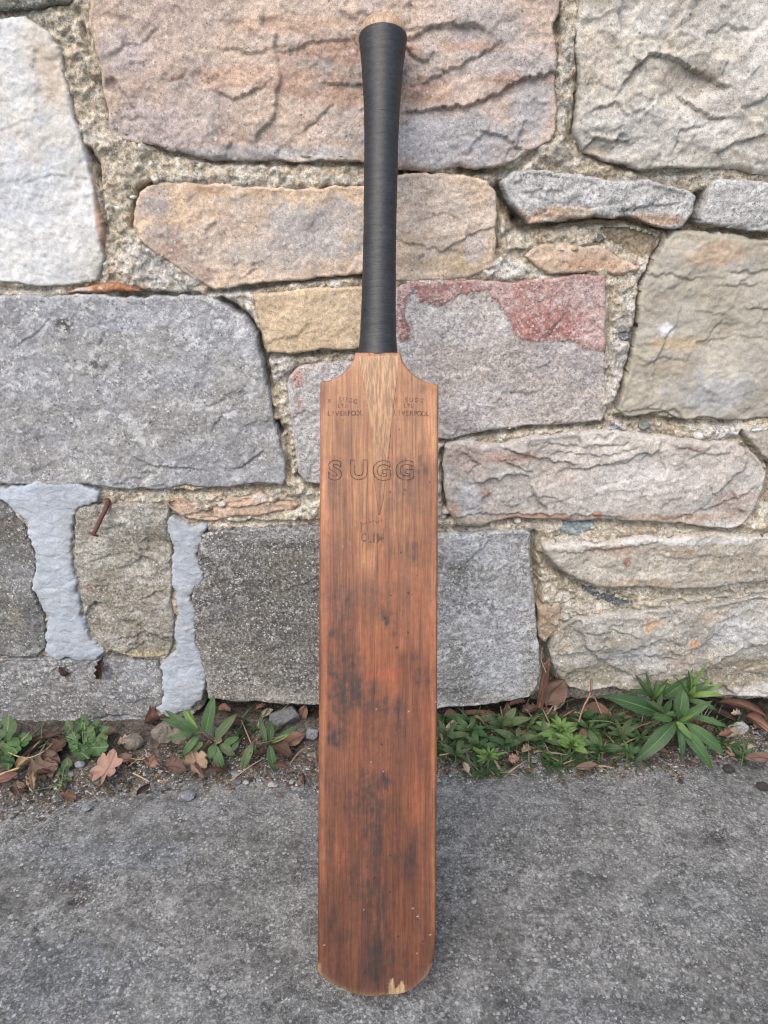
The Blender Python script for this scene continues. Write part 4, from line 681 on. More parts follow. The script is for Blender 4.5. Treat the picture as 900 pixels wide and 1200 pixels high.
def grip_mat():
    m, nt, bs = new_mat('black_thread_grip'); co = objco(nt)
    w_ = noise(nt, objco(nt, .15, .15, 1), 900, 2, .5); sc = noise(nt, objco(nt, .25, .25, 1), 110, 4, .6); d = noise(nt, co, 260, 4, .7); du = rng(nt, noise(nt, co, 700, 3, .7), .68, .74, 0, .5)
    k = mth(nt, 'MULTIPLY', rng(nt, w_, .3, .7, .72, 1.35), rng(nt, sc, .3, .7, .75, 1.3)); k = mth(nt, 'MULTIPLY', k, rng(nt, d, .3, .7, .8, 1.25))
    rgb = N(nt, 'ShaderNodeRGB'); rgb.outputs[0].default_value = (.016, .017, .019, 1)
    col = mix(nt, du, scalec(nt, rgb.outputs[0], k), (.16, .15, .13)); nt.links.new(col, bs.inputs['Base Color'])
    bs.inputs['Roughness'].default_value = .5; bs.inputs['Specular IOR Level'].default_value = .45
    b = N(nt, 'ShaderNodeBump'); b.inputs['Distance'].default_value = .0004; b.inputs['Strength'].default_value = .8
    nt.links.new(mth(nt, 'ADD', w_, mth(nt, 'MULTIPLY', d, .4)), b.inputs['Height']); nt.links.new(b.outputs[0], bs.inputs['Normal']); return m
M['grip'] = grip_mat()
kr = 29.0/K; zk = zz[-1]
handle = lathe('handle', [(zz[0]-.004, .0150), (zz[0]+.02, .0150), (zk-.004, .0140)], 24, M['cane'], bat, .0175, .95, alb((190, 146, 104), .6))
prof = [(z, r*(1+.006*math.sin(z*61)+.004*math.sin(z*173+1))) for z, r in prof]
lathe('grip', prof, 48, M['grip'], handle, .0175, .95)
dome = [(zk-.006, kr*.80), (zk-.001, kr*.93), (zk+.0012, kr*.97), (zk+.0045, kr*.95), (zk+.0085, kr*.88), (zk+.0120, kr*.76), (zk+.0150, kr*.56), (zk+.0166, kr*.32), (zk+.0172, kr*.02)]
hd = lathe('end_cap', dome, 48, M['cane'], handle, .0175, .95, alb((214, 178, 142), .62)); hd['label'] = 'pale bare wood dome at the top of the handle'

# ------------------------------------------------------------------ rusty nail
def simple_mat(name, col, k=.62, rough=.7, var=.25, scale=300, bump=.0003):
    m, nt, bs = new_mat(name); co = objco(nt); n1 = noise(nt, co, scale, 4, .7); rgb = N(nt, 'ShaderNodeRGB'); rgb.outputs[0].default_value = (*[float(x) for x in alb(col, k)], 1)
    nt.links.new(scalec(nt, rgb.outputs[0], rng(nt, n1, .3, .7, 1-var, 1+var)), bs.inputs['Base Color']); bs.inputs['Roughness'].default_value = rough
    if bump:
        b = N(nt, 'ShaderNodeBump'); b.inputs['Distance'].default_value = bump; nt.links.new(n1, b.inputs['Height']); nt.links.new(b.outputs[0], bs.inputs['Normal'])
    return m
M['rust'] = simple_mat('rust', (112, 66, 52), .6, .8, .4, 500, .0006)
def tube(path, rad, seg=8, cap=True):
    path = [Vector(p) for p in path]; VV, FF = [], []
    for i, p in enumerate(path):
        d = (path[min(i+1, len(path)-1)]-path[max(i-1, 0)]).normalized(); s = d.cross(Vector((0, 0, 1)) if abs(d.z) < .9 else Vector((1, 0, 0))).normalized(); t = s.cross(d)
        r = rad[i] if hasattr(rad, '__len__') else rad
        for k in range(seg): a = 2*math.pi*k/seg; VV.append(p+s*r*math.cos(a)+t*r*math.sin(a))
    for i in range(len(path)-1):
        for k in range(seg): FF.append((i*seg+k, i*seg+(k+1) % seg, (i+1)*seg+(k+1) % seg, (i+1)*seg+k))
    return VV, FF
a = Vector(at_y(127, 583, WY+.012)); a1 = Vector(at_y(126, 590, WY-.004)); b = Vector(at_y(110, 625, WY-.026)); c_ = Vector(at_y(118, 608, WY-.017))
nail = tag(empty('rusty_nail', a), 'bent rusty nail sticking out of the joint above the rough buff stone', 'nail')
mk_mesh('shank', *[np.array([v-a for v in tube([a, a1, a1.lerp(c_, .5)+Vector((.0008, 0, 0)), c_, b], [.0031, .0030, .0028, .0027, .0027], 10)[0]]), tube([a, a1, a1, c_, b], .003, 10)[1]], M['rust'], nail)
d = (b-c_).normalized(); hv, hf = tube([b-d*.0005, b, b+d*.0022, b+d*.0030], [.0030, .0062, .0060, .0002], 12); mk_mesh('head', np.array([v-a for v in hv]), hf, M['rust'], nail)

# ------------------------------------------------------------------ leaves
def leaf_mat(name, c1, c2, vein, rough=.45, trans=.15):
    m, nt, bs = new_mat(name); uvn = N(nt, 'ShaderNodeUVMap'); sx = N(nt, 'ShaderNodeSeparateXYZ'); nt.links.new(uvn.outputs[0], sx.inputs[0])
    info = N(nt, 'ShaderNodeObjectInfo'); co = objco(nt)
    f = mth(nt, 'ADD', mth(nt, 'MULTIPLY', noise(nt, co, 90, 4, .6), .8), mth(nt, 'MULTIPLY', info.outputs['Random'], .5)); col = mix(nt, rng(nt, f, .35, .9, 0, 1), alb(c1, .6), alb(c2, .6))
    u = mth(nt, 'ABSOLUTE', mth(nt, 'SUBTRACT', sx.outputs[0], .5)); rib = rng(nt, u, .02, .055, .75, 0)
    side = mth(nt, 'SINE', mth(nt, 'MULTIPLY', mth(nt, 'ADD', sx.outputs[1], mth(nt, 'MULTIPLY', u, -.55)), 75)); sv = rng(nt, side, .82, 1, 0, .28)
    col = mix(nt, mth(nt, 'MAXIMUM', rib, sv), col, alb(vein, .6)); nt.links.new(col, bs.inputs['Base Color']); bs.inputs['Roughness'].default_value = rough
    bs.inputs['Specular IOR Level'].default_value = .35
    tb = N(nt, 'ShaderNodeBsdfTranslucent'); nt.links.new(col, tb.inputs[0]); mx = N(nt, 'ShaderNodeMixShader'); mx.inputs[0].default_value = trans
    nt.links.new(bs.outputs[0], mx.inputs[1]); nt.links.new(tb.outputs[0], mx.inputs[2]); nt.links.new(mx.outputs[0], nt.nodes['Material Output'].inputs[0])
    b = N(nt, 'ShaderNodeBump'); b.inputs['Distance'].default_value = .0006; nt.links.new(mth(nt, 'ADD', mth(nt, 'MULTIPLY', rib, -1), mth(nt, 'SUBTRACT', noise(nt, co, 250, 3), sv)), b.inputs['Height']); nt.links.new(b.outputs[0], bs.inputs['Normal'])
    return m
M['green'] = leaf_mat('weed_leaf', (82, 124, 60), (54, 92, 46), (122, 156, 94))
M['bright'] = leaf_mat('young_weed_leaf', (132, 172, 70), (98, 142, 60), (164, 192, 104))
M['dull'] = leaf_mat('small_weed_leaf', (104, 126, 74), (70, 98, 54), (136, 152, 102), .55)
M['redstem'] = simple_mat('reddish_stem', (118, 84, 66), .6, .6, .2); M['greenstem'] = simple_mat('green_stem', (104, 134, 74), .6, .5, .2); M['straw'] = simple_mat('dry_straw', (200, 172, 128), .62, .6, .2)
M['strawred'] = simple_mat('dry_reddish_stalk', (170, 122, 92), .62, .6, .25)
DEAD = {'brown': ((112, 86, 72), (142, 112, 94)), 'red': ((136, 96, 78), (172, 128, 104)), 'tan': ((176, 144, 116), (200, 170, 138)), 'pink': ((172, 130, 112), (188, 148, 128)), 'pale': ((206, 186, 156), (220, 200, 170)), 'dark': ((74, 54, 46), (98, 72, 58)), 'yellow': ((192, 160, 104), (208, 176, 122))}
for k_, (a_, b_) in DEAD.items(): M['d_'+k_] = leaf_mat('dead_leaf_'+k_, a_, b_, tuple(int(x*.82) for x in a_), .75, .06)

def leafmesh(base, tip, width, hint=(0, -.7, .75), bulge=.0, fold=.25, shape='lance', curl=0.0, crumple=0.0, seed=0, nl=11, nw=6, twist=0.0, origin=None):
    base = Vector(base); tip = Vector(tip); d = tip-base; L = d.length; dn = d.normalized(); h = Vector(hint); s = dn.cross(h).normalized(); n = s.cross(dn).normalized()
    rr_ = random.Random(seed); VV, UV = [], []; ph = [rr_.uniform(0, 6.28) for _ in range(6)]
    for i in range(nl+1):
        t = i/nl
        if shape == 'lance': wv = (t**.62)*((1-t)**.85)*2.05
        elif shape == 'oblong': wv = (math.sin(math.pi*min(1, t**.75))**.62)*(.35+.65*min(1, t*1.6))
        elif shape == 'strap': wv = (.75+.25*math.sin(math.pi*t))*min(1, (1-t)*5)**.6
        elif shape == 'lobed': wv = (math.sin(math.pi*t**.85)**.6)*(1+.34*math.sin(t*26+ph[0]))
        else: wv = (math.sin(math.pi*t)**.55)
        wv = max(wv, .015)*width/2
        tw = twist*t; st = s*math.cos(tw)+n*math.sin(tw); ntv = n*math.cos(tw)-s*math.sin(tw)
        bx = bulge*L*4*t*(1-t)
        for j in range(nw+1):
            x = j/nw*2-1; cr = crumple*(math.sin(5*t+3*x+ph[1])+math.sin(9*t-4*x+ph[2])*.6+math.sin(13*x+5*t+ph[3])*.3)
            jag = 1+(.12*math.sin(31*t+ph[4]+x*3) if shape == 'lobed' else 0)
            VV.append(base+d*t+n*bx+st*(x*wv*jag*math.cos(curl*abs(x)))+ntv*(fold*abs(x)*wv+math.sin(curl*abs(x))*abs(x)*wv+cr*width)); UV.append((j/nw, t))
    FF = [(i*(nw+1)+j, i*(nw+1)+j+1, (i+1)*(nw+1)+j+1, (i+1)*(nw+1)+j) for i in range(nl) for j in range(nw)]
    if origin is not None: VV = [v-Vector(origin) for v in VV]
    return np.array(VV), FF, UV
def polarleaf(c, R, tip_dir, normal, lobes, seed, crumple=.12, depth=.38):
    """broad lobed leaf (oak, maple) built from rings round the middle"""
    rr_ = random.Random(seed); c = Vector(c); n = Vector(normal).normalized(); t = Vector(tip_dir); t = (t-n*t.dot(n)).normalized(); s = t.cross(n); ph = [rr_.uniform(0, 6.28) for _ in range(5)]
    nr, na = 6, 40; VV = [c.copy()]; UV = [(.5, .5)]
    for i in range(1, nr+1):
        for k in range(na):
            a = 2*math.pi*k/na; lob = abs(math.cos(a*lobes/2+ph[0]*.1)); r = R*(1-depth+depth*lob**.7)*(1.15 if abs(math.sin(a/2)) < .4 else 1)*(1-.35*math.exp(-((a-math.pi)/.35)**2))+R*.05*math.sin(11*a+ph[1])
            f = i/nr; q = r*f; z = crumple*R*(f**1.5)*(math.sin(2*a+ph[1])+.6*math.sin(3*a+ph[2])+.5*math.sin(7*a+ph[3])*f)+R*.25*f*f
            VV.append(c+t*q*math.cos(a)+s*q*math.sin(a)*.85+n*z); UV.append((.5+.5*f*math.sin(a), .5+.5*f*math.cos(a)))
    F4 = [(0, 1+k, 1+(k+1) % na, 1+(k+1) % na) for k in range(0)]
    T = [(0, 1+k, 1+(k+1) % na) for k in range(na)]
    for i in range(nr-1):
        for k in range(na):
            a0 = 1+i*na+k; a1 = 1+i*na+(k+1) % na; T += [(a0, a0+na, a1+na), (a0, a1+na, a1)]
    return np.array([v-c for v in VV]), T, UV

def weed(name, label, root, leaves, mats, stems=(), stem_mat='greenstem', cat='weed', group=None, shape='lance', stem_r=.0012):
    root = Vector(root); e = tag(empty(name, root), label, cat, group)
    for k, st in enumerate(stems):
        pts = [Vector(p) for p in st]; sv, sf = tube(pts, [stem_r*(1-.5*i/len(pts)) for i in range(len(pts))], 6); mk_mesh('stem', np.array([v-root for v in sv]), sf, M[stem_mat], e)
    for k, lf in enumerate(leaves):
        b, t, wd = lf[:3]; kw = lf[3] if len(lf) > 3 else {}
        mat = kw.pop('mat', mats); sh = kw.pop('shape', shape)
        V, F, UV = leafmesh(b, t, wd, shape=sh, seed=k+hash(label) % 1 if False else k, origin=root, crumple=kw.pop('crumple', .015), **kw)
        mk_mesh('leaf', V, F, M[mat], e, uv=UV)
    return e
# big broad-leaved weed on the right
Yc = .800; c0 = at_y(790, 846, Yc); r0 = at_z(788, 872, .012)
L = []
def lf(bx, by, bY, tx, ty, tY, wpx, **kw): b_ = at_y(bx, by, bY); t_ = at_y(tx, ty, tY); s_ = b_[1]*math.cos(PITCH)+(CAMH-b_[2])*math.sin(PITCH); return (b_, t_, wpx*s_/FPX, kw)
big = [lf(774, 836, .805, 707, 815, .800, 25, bulge=.06), lf(792, 846, .800, 744, 893, .775, 24, bulge=.10), lf(797, 852, .795, 835, 903, .765, 20, bulge=.10), lf(804, 848, .80, 848, 884, .785, 19, bulge=.10, mat='green'), lf(795, 850, .795, 799, 889, .775, 11, bulge=.12),
       lf(793, 846, .80, 835, 821, .800, 14, bulge=.06), lf(795, 842, .80, 800, 806, .815, 24, bulge=.06), lf(788, 842, .80, 764, 841, .79, 13, bulge=.05), lf(778, 836, .81, 787, 819, .81, 11), lf(776, 818, .83, 812, 792, .835, 16, bulge=.12), lf(806, 815, .83, 848, 802, .83, 10, mat='bright', bulge=.15), lf(806, 812, .835, 828, 778, .84, 8, mat='bright'),
       lf(806, 815, .83, 850, 815, .815, 9, mat='bright', bulge=.2), lf(804, 812, .835, 812, 782, .845, 7, mat='bright'), lf(806, 818, .83, 838, 792, .84, 8, mat='bright'), lf(806, 820, .825, 840, 832, .81, 10, bulge=.15), lf(765, 820, .84, 744, 790, .845, 8), lf(766, 818, .84, 770, 796, .85, 7), lf(764, 820, .84, 757, 786, .85, 6), lf(764, 815, .84, 736, 808, .835, 8, bulge=.1), lf(768, 822, .835, 782, 800, .84, 7),
       lf(786, 848, .80, 762, 862, .79, 9, mat='dull'), lf(794, 850, .79, 812, 868, .78, 9, mat='bright', bulge=.1), lf(792, 846, .795, 806, 856, .785, 8, mat='bright'), lf(808, 838, .81, 852, 852, .80, 10, bulge=.1), lf(770, 832, .815, 776, 812, .82, 8, mat='dull')]
rr = random.Random(77)
for k in range(26):
    bx, by = rr.choice([(806, 815), (806, 812), (765, 818), (795, 846), (780, 836)]); an = rr.uniform(.2, 2.9) if by < 830 else rr.uniform(0, 6.28); ln = rr.uniform(14, 34); Yb = .83 if by < 830 else .80
    big.append(lf(bx, by, Yb, bx+ln*math.cos(an), by-ln*math.sin(an)*.9, Yb+rr.uniform(-.015, .012), rr.uniform(4, 9), bulge=rr.uniform(.05, .2), mat=rr.choice(['bright', 'green', 'dull']), twist=rr.uniform(-.6, .6)))
weed('broad_leaved_weed', 'largest weed, bright green pointed leaves, below the orange spotted stone on the right', r0, big, 'green', [[r0, at_y(789, 858, .80), c0], [r0, at_y(798, 835, .82), at_y(806, 815, .83)], [r0, at_y(775, 840, .83), at_y(765, 820, .84)]], stem_r=.002)
# two dark weeds left of the blade
r1 = at_z(238, 880, .010)
w1 = [lf(235, 862, .80, 193, 832, .815, 13, bulge=.08), lf(228, 856, .805, 188, 842, .805, 12, bulge=.1), lf(232, 860, .80, 214, 830, .82, 10, mat='bright'), lf(240, 862, .80, 251, 814, .825, 19, bulge=.03), lf(252, 866, .80, 278, 836, .81, 15, bulge=.05, mat='dull'), lf(233, 862, .795, 214, 886, .78, 12, bulge=.12), lf(228, 858, .80, 196, 866, .79, 10, bulge=.1), lf(250, 872, .795, 264, 908, .772, 15, bulge=.12), lf(252, 872, .795, 245, 890, .78, 13, bulge=.1), lf(258, 872, .80, 276, 886, .79, 14, bulge=.12, mat='dull'), lf(262, 872, .80, 280, 864, .80, 11), lf(238, 870, .79, 225, 880, .785, 9, mat='dull'), lf(230, 860, .80, 205, 848, .80, 9), lf(228, 852, .81, 222, 832, .82, 7, mat='bright')]
weed('dark_leaved_weed', 'dark green pointed weed with reddish stem below the blue grey cement smear', r1, w1, 'green', [[r1, at_y(250, 870, .797), at_y(238, 858, .80), at_y(232, 858, .80)], [r1, at_y(245, 868, .80), at_y(255, 868, .80)]], 'redstem', stem_r=.0018)
r2 = at_z(282, 884, .010)
w2 = [lf(312, 870, .795, 304, 840, .815, 9, mat='dull'), lf(316, 868, .80, 318, 845, .81, 12), lf(322, 869, .80, 352, 849, .81, 9, bulge=.05), lf(316, 873, .79, 322, 905, .775, 13, bulge=.14), lf(296, 872, .79, 284, 902, .775, 14, bulge=.12, mat='dull'), lf(300, 872, .79, 291, 893, .78, 8), lf(318, 870, .80, 340, 860, .80, 7, mat='bright'), lf(272, 880, .79, 280, 868, .80, 8, mat='dull')]
weed('small_pointed_weed', 'small weed with a long pale stem leaning right, just left of the blade', r2, w2, 'green', [[r2, at_y(296, 872, .795), at_y(312, 870, .797), at_y(335, 863, .80)], [r2, at_y(300, 866, .80), at_y(308, 858, .805)]], 'redstem', stem_r=.0011)
# rounded leafy weeds at the far left
def roundish(name, label, spots, rootpx, mat, wd, seed):
    rr_ = random.Random(seed); rt = at_z(*rootpx, .010); e = tag(empty(name, rt), label, 'weed')
    for k, (px, py, ang, Lp, Wp) in enumerate(spots):
        p = at_y(px, py, .80-.0009*(py-868)*1.0); nrm = Vector((rr_.uniform(-.3, .3), -.6, .8)); tv = Vector((math.cos(ang), 0.25, math.sin(ang)))
        s_ = .00112; V, F, UV = polarleaf(p, Lp*s_, tv, nrm, 5, seed+k, .10, .22); V[:, 0] *= 1; o = mk_mesh('leaf', V+(p-rt), F, M[mat if k % 3 else 'dull'], e, uv=UV)
        a_ = Vector(rt); b_ = Vector(p); sv, sf = tube([a_, a_.lerp(b_, .6)+Vector((0, 0, .006)), b_], .0007, 5); mk_mesh('stem', np.array([v-a_ for v in sv]), sf, M['greenstem'], e)
roundish('round_leaved_weed', 'weed with rounded green leaves at the far left edge', [(8, 857, 1.6, 15, 1), (14, 875, -1, 13, 1), (28, 868, .2, 10, 1), (0, 866, 2.6, 12, 1), (10, 892, -1.5, 9, 1), (-8, 850, 2, 12, 1)], (12, 888), 'green', 1, 41)
roundish('bushy_weed', 'bushy green weed at the foot of the long low grey stone', [(82, 852, 2.2, 8, 1), (96, 850, 1.5, 9, 1), (88, 866, 3, 9, 1), (104, 858, .8, 7, 1), (112, 876, -.3, 13, 1), (96, 882, -1.2, 10, 1), (118, 868, .4, 8, 1), (90, 876, 2.8, 8, 1), (106, 866, 1, 8, 1), (100, 842, 1.6, 5, 1), (122, 856, .5, 6, 1), (112, 848, 1.2, 5, 1)], (100, 890), 'green', 1, 43)
roundish('trailing_weed', 'small trailing weed lying on the concrete below the dead leaves at left', [(78, 898, 1.5, 8, 1), (68, 908, 2.5, 8, 1), (76, 918, .5, 8, 1), (62, 925, -2, 9, 1), (70, 936, -1, 8, 1), (62, 944, -1.6, 7, 1), (20, 938, -2, 7, 1)], (72, 920), 'green', 1, 47)
# rosettes in the strip to the right of the blade
ros = [(524, 868, 5, 26, 'narrow weed hard against the right edge of the blade'), (534, 890, 5, 24, 'low weed tuft just right of the blade, nearest the concrete'), (551, 862, 6, 30, 'small rosette under the pale lichened block, second from the blade'), (588, 856, 8, 34, 'clear star shaped weed rosette under the pale lichened block'), (572, 896, 7, 24, 'bright frilly weed tuft on the edge of the concrete'),
       (592, 880, 5, 30, 'weed with two hanging leaves below the star shaped rosette'), (636, 872, 7, 30, 'loose weed beside the dry leaf heap'), (668, 882, 8, 26, 'bushy bright weed tuft left of the dark rosette'), (648, 848, 5, 26, 'thin weed in the corner under the dark gap'), (702, 886, 7, 32, 'dark rosette of drooping leaves left of the largest weed'), (725, 868, 6, 28, 'small weed touching the left side of the largest weed'), (690, 860, 5, 26, 'thin weed behind the dark rosette'), (748, 870, 5, 24, 'small weed under the largest weed'), (618, 858, 5, 26, 'thin weed right of the star shaped rosette'), (870, 890, 4, 12, 'tiny grey green weed at the right near the concrete'),
       (520, 848, 6, 26, 'dark weed in the corner between the blade and the pale block'), (560, 882, 7, 26, 'grassy weed between the blade and the star shaped rosette'), (606, 874, 6, 28, 'lanky weed right of the star shaped rosette, towards the concrete'), (655, 866, 7, 30, 'dense weed behind the bushy bright tuft'), (715, 848, 6, 28, 'weed behind the left side of the largest weed'), (735, 888, 6, 24, 'low weed under the longest leaf of the largest weed'), (680, 846, 6, 26, 'weed against the wall right of the dark gap')]
rr = random.Random(21)
for i, (px, py, n, Lp, lab) in enumerate(ros):
    base = at_z(px, py, .014); y = base[1]; leaves = []; a0 = rr.uniform(0, 6.28); mt = 'bright' if 'bright' in lab else ('green' if 'dark' in lab else rr.choice(['dull', 'green', 'dull']))
    for k in range(n*(3 if 'frilly' in lab or 'bushy' in lab else 1)):
        a_ = a0+2*math.pi*k/n+rr.uniform(-.3, .3); Lm = Lp*.00112*rr.uniform(.7, 1.15)*(.6 if k >= n else 1); el = rr.uniform(.15, .75)
        dv = Vector((math.cos(a_)*math.cos(el), math.sin(a_)*math.cos(el)*.8, math.sin(el)*.9)); b_ = Vector(base)+Vector((0, 0, .008 if k < n else .016)); tp = b_+dv*Lm
        tp.z = max(tp.z, gh(tp.x, tp.y)+.003); tp.y = min(tp.y, WY-.012)
        leaves.append((b_, tp, Lm*rr.uniform(.24, .38)*(.7 if 'frilly' in lab or 'thin' in lab else 1), dict(bulge=rr.uniform(.08, .22), shape='oblong' if k % 2 else 'lance', hint=(rr.uniform(-.3, .3), -.6, .8))))
    weed('small_weed', lab, Vector(base)-Vector((0, 0, .010)), leaves, mt, [[Vector(base)-Vector((0, 0, .010)), Vector(base)+Vector((0, 0, .004)), Vector(base)+Vector((0, 0, .014))]], stem_r=.0011, group='small weeds along the foot of the wall')

# dead leaves, each a thing of its own
dl = [  # px, py, length px, width px, angle (deg, picture), colour, shape, label
 (125, 903, 22, 0, 70, 'pink', 'polar', 'pinkish brown lobed oak leaf lying flat left of the dark weed'),
 (27, 897, 14, 18, 40, 'yellow', 'oval', 'yellowish folded leaf at the far left beside the straw'),
 (38, 918, 30, 18, -65, 'tan', 'lobed', 'tan curled leaf below the yellowish leaf at far left'),
 (50, 902, 30, 24, 30, 'brown', 'lobed', 'brown crumpled leaf in the heap at the far left'),
 (48, 870, 44, 14, 20, 'brown', 'oval', 'dark brown long leaf under the low grey stone at far left'),
 (70, 880, 30, 22, 60, 'dark', 'lobed', 'dark curled leaf between the two left weeds'),
 (60, 890, 24, 20, -20, 'brown', 'oval', 'mid brown leaf under the bushy weed'),
 (8, 912, 22, 12, 25, 'red', 'oval', 'reddish leaf cut by the left edge of the picture'),
 (40, 880, 30, 16, 45, 'dark', 'oval', 'nearly black leaf behind the yellowish leaf'),
 (20, 928, 18, 12, -50, 'brown', 'oval', 'small brown leaf beside the trailing weed'),
 (128, 862, 18, 12, 35, 'red', 'oval', 'small reddish leaf right of the bushy weed'),
 (178, 893, 16, 14, 75, 'red', 'lobed', 'small red brown leaf in the grit left of the dark weed'),
 (168, 925, 16, 9, 50, 'dark', 'oval', 'small dark leaf standing on the concrete'),
 (186, 846, 30, 22, 10, 'red', 'lobed', 'orange brown leaf under the right end of the low grey stone'),
 (206, 900, 24, 16, -10, 'brown', 'lobed', 'dull brown leaf below the dark weed on its left'),
 (230, 893, 17, 0, 120, 'tan', 'polar', 'tan curled lobed leaf right below the dark weed'),
 (232, 908, 18, 14, -40, 'pink', 'lobed', 'pale pinkish leaf fragment below the tan curled leaf'),
 (263, 832, 16, 10, -20, 'red', 'oval', 'small reddish leaf under the dark speckled block on its left'),
 (305, 829, 14, 10, 30, 'red', 'lobed', 'curled red brown leaf under the dark speckled block'),
 (313, 836, 16, 10, 35, 'pale', 'oval', 'pale cream leaf under the dark speckled block'),
 (354, 838, 24, 12, 70, 'red', 'oval', 'upright tan red leaf leaning on the dark block beside the blade'),
 (344, 868, 26, 18, 25, 'red', 'oval', 'broad smooth reddish leaf beside the blade'),
 (330, 880, 26, 14, -30, 'dark', 'oval', 'dark leaf under the broad reddish leaf'),
 (300, 885, 26, 16, 15, 'dark', 'lobed', 'dark rotten leaf under the leaning weed'),
 (325, 850, 24, 16, 70, 'dark', 'oval', 'dark brown leaf in the shade under the block'),
 (330, 900, 18, 12, -20, 'brown', 'oval', 'brown leaf at the concrete edge left of the blade'),
 (275, 850, 26, 16, 20, 'brown', 'lobed', 'brown leaf behind the dark weed'),
 (150, 870, 22, 12, 5, 'tan', 'lobed', 'straw coloured shred right of the bushy weed'),
 (250, 905, 20, 10, 15, 'brown', 'oval', 'brown shred at the concrete edge under the dark weed'),
 (533, 852, 26, 9, 28, 'pale', 'oval', 'cream curled leaf just right of the blade'),
 (528, 840, 16, 12, 0, 'red', 'oval', 'round red brown leaf tucked beside the blade'),
 (563, 838, 40, 8, -12, 'red', 'strap', 'long thin red brown leaf under the pale block'),
 (592, 835, 26, 12, 80, 'tan', 'oval', 'upright tan leaf against the pale block'),
 (606, 824, 20, 12, 15, 'red', 'lobed', 'curled reddish leaf under the corner of the pale block'),
 (548, 868, 14, 8, 80, 'red', 'lobed', 'small red twist of leaf right of the blade'),
 (546, 900, 14, 8, -75, 'pale', 'oval', 'small pale leaf at the concrete edge right of the blade'),
 (602, 890, 12, 10, 10, 'pink', 'lobed', 'pinkish leaf crumb under the star rosette'),
 (616, 878, 12, 10, 40, 'tan', 'lobed', 'tan leaf crumb right of the star rosette'),
 (637, 800, 62, 13, 82, 'red', 'strap', 'long orange brown strip of leaf standing in the dark gap'),
 (650, 812, 36, 26, 60, 'brown', 'oval', 'broad brown leaf in the dark gap between the blocks'),
 (622, 832, 24, 18, 20, 'brown', 'lobed', 'grey brown crumpled leaf under the dark gap'),
 (655, 828, 18, 14, 40, 'pale', 'lobed', 'pale torn leaf under the dark gap'),
 (662, 842, 26, 20, 70, 'brown', 'oval', 'smooth grey brown leaf among the weeds on the right'),
 (640, 838, 26, 16, 0, 'red', 'oval', 'red brown leaf under the pale torn leaf'),
 (612, 846, 20, 12, 50, 'tan', 'oval', 'tan leaf between the star rosette and the gap'),
 (700, 838, 34, 16, -15, 'red', 'oval', 'reddish leaf left of the largest weed'),
 (684, 868, 26, 16, 45, 'red', 'oval', 'red brown leaf behind the dark rosette'),
 (668, 862, 20, 12, 10, 'brown', 'oval', 'brown leaf behind the bushy weed tuft'),
 (688, 898, 24, 9, 5, 'brown', 'oval', 'brown leaf at the concrete edge under the dark rosette'),
 (720, 856, 20, 14, -30, 'dark', 'oval', 'dark leaf under the largest weed on its left'),
 (870, 832, 52, 16, -25, 'red', 'oval', 'long reddish leaf pile under the right stone'),
 (890, 850, 34, 20, -60, 'red', 'oval', 'broad reddish leaf at the right edge of the picture'),
 (850, 860, 18, 12, 20, 'red', 'lobed', 'small reddish leaf right of the largest weed'),
 (888, 888, 30, 12, 5, 'brown', 'oval', 'flat brown leaf at the lower right near the concrete'),
 (862, 838, 14, 8, 10, 'pale', 'lobed', 'pale crumb of leaf right of the largest weed'),
 (845, 838, 36, 16, -35, 'dark', 'oval', 'dark leaf in the shade under the right stone'),
 (118, 783, 26, 11, 75, 'dark', 'lobed', 'dark dead leaf stuck in the joint above the low grey stone'),
 (75, 786, 14, 8, -60, 'dark', 'oval', 'small dark leaf stuck on the low grey stone'),
 (785, 872, 30, 14, 10, 'dark', 'oval', 'dark leaf under the middle of the largest weed'),
 (770, 880, 22, 12, -20, 'brown', 'oval', 'brown leaf under the left side of the largest weed')]
for i, (px, py, Lp, Wp, ang, colr, shp, lab) in enumerate(dl):
    rr_ = random.Random(900+i); onwall = (py < 828 and 610 < px < 660) or (py < 800)
    if onwall: p = Vector(at_y(px, py, WY-(.006 if px > 600 else .008)))
    else:
        p = Vector(at_z(px, py, .017)); p.y = min(p.y, WY+.004); p = Vector(at_y(px, py, p.y)); p.z = max(p.z, gh(p.x, p.y)+.005)
    sc_ = .00112; a_ = math.radians(ang)
    if onwall or ang in (70, 80) and py < 845: dv = Vector((math.cos(a_), .10, math.sin(a_))); nrm = (rr_.uniform(-.3, .3), -1, .25)
    else: dv = Vector((math.cos(a_), math.sin(a_)*.95, .18*math.sin(a_)+rr_.uniform(-.08, .16))); nrm = (rr_.uniform(-.35, .35), -.35, .9)
    if shp == 'polar': V, F, UV = polarleaf(p, Lp*sc_*.9, dv, nrm, 7 if i == 0 else 5, i+3, .09 if i == 0 else .16, .42)
    else:
        dv.normalize(); V, F, UV = leafmesh(p-dv*Lp*sc_*.55, p+dv*Lp*sc_*.55, Wp*sc_*1.15, nrm, rr_.uniform(-.1, .18), rr_.uniform(-.2, .5), shp, rr_.uniform(.2, 1.3), rr_.uniform(.04, .10), i, 12, 6, rr_.uniform(-.5, .5), origin=p)
    tag(mk_mesh('dead_leaf', V, F, M['d_'+colr], uv=UV, loc=p), lab, 'dead leaf', 'dead leaves along the foot of the wall')

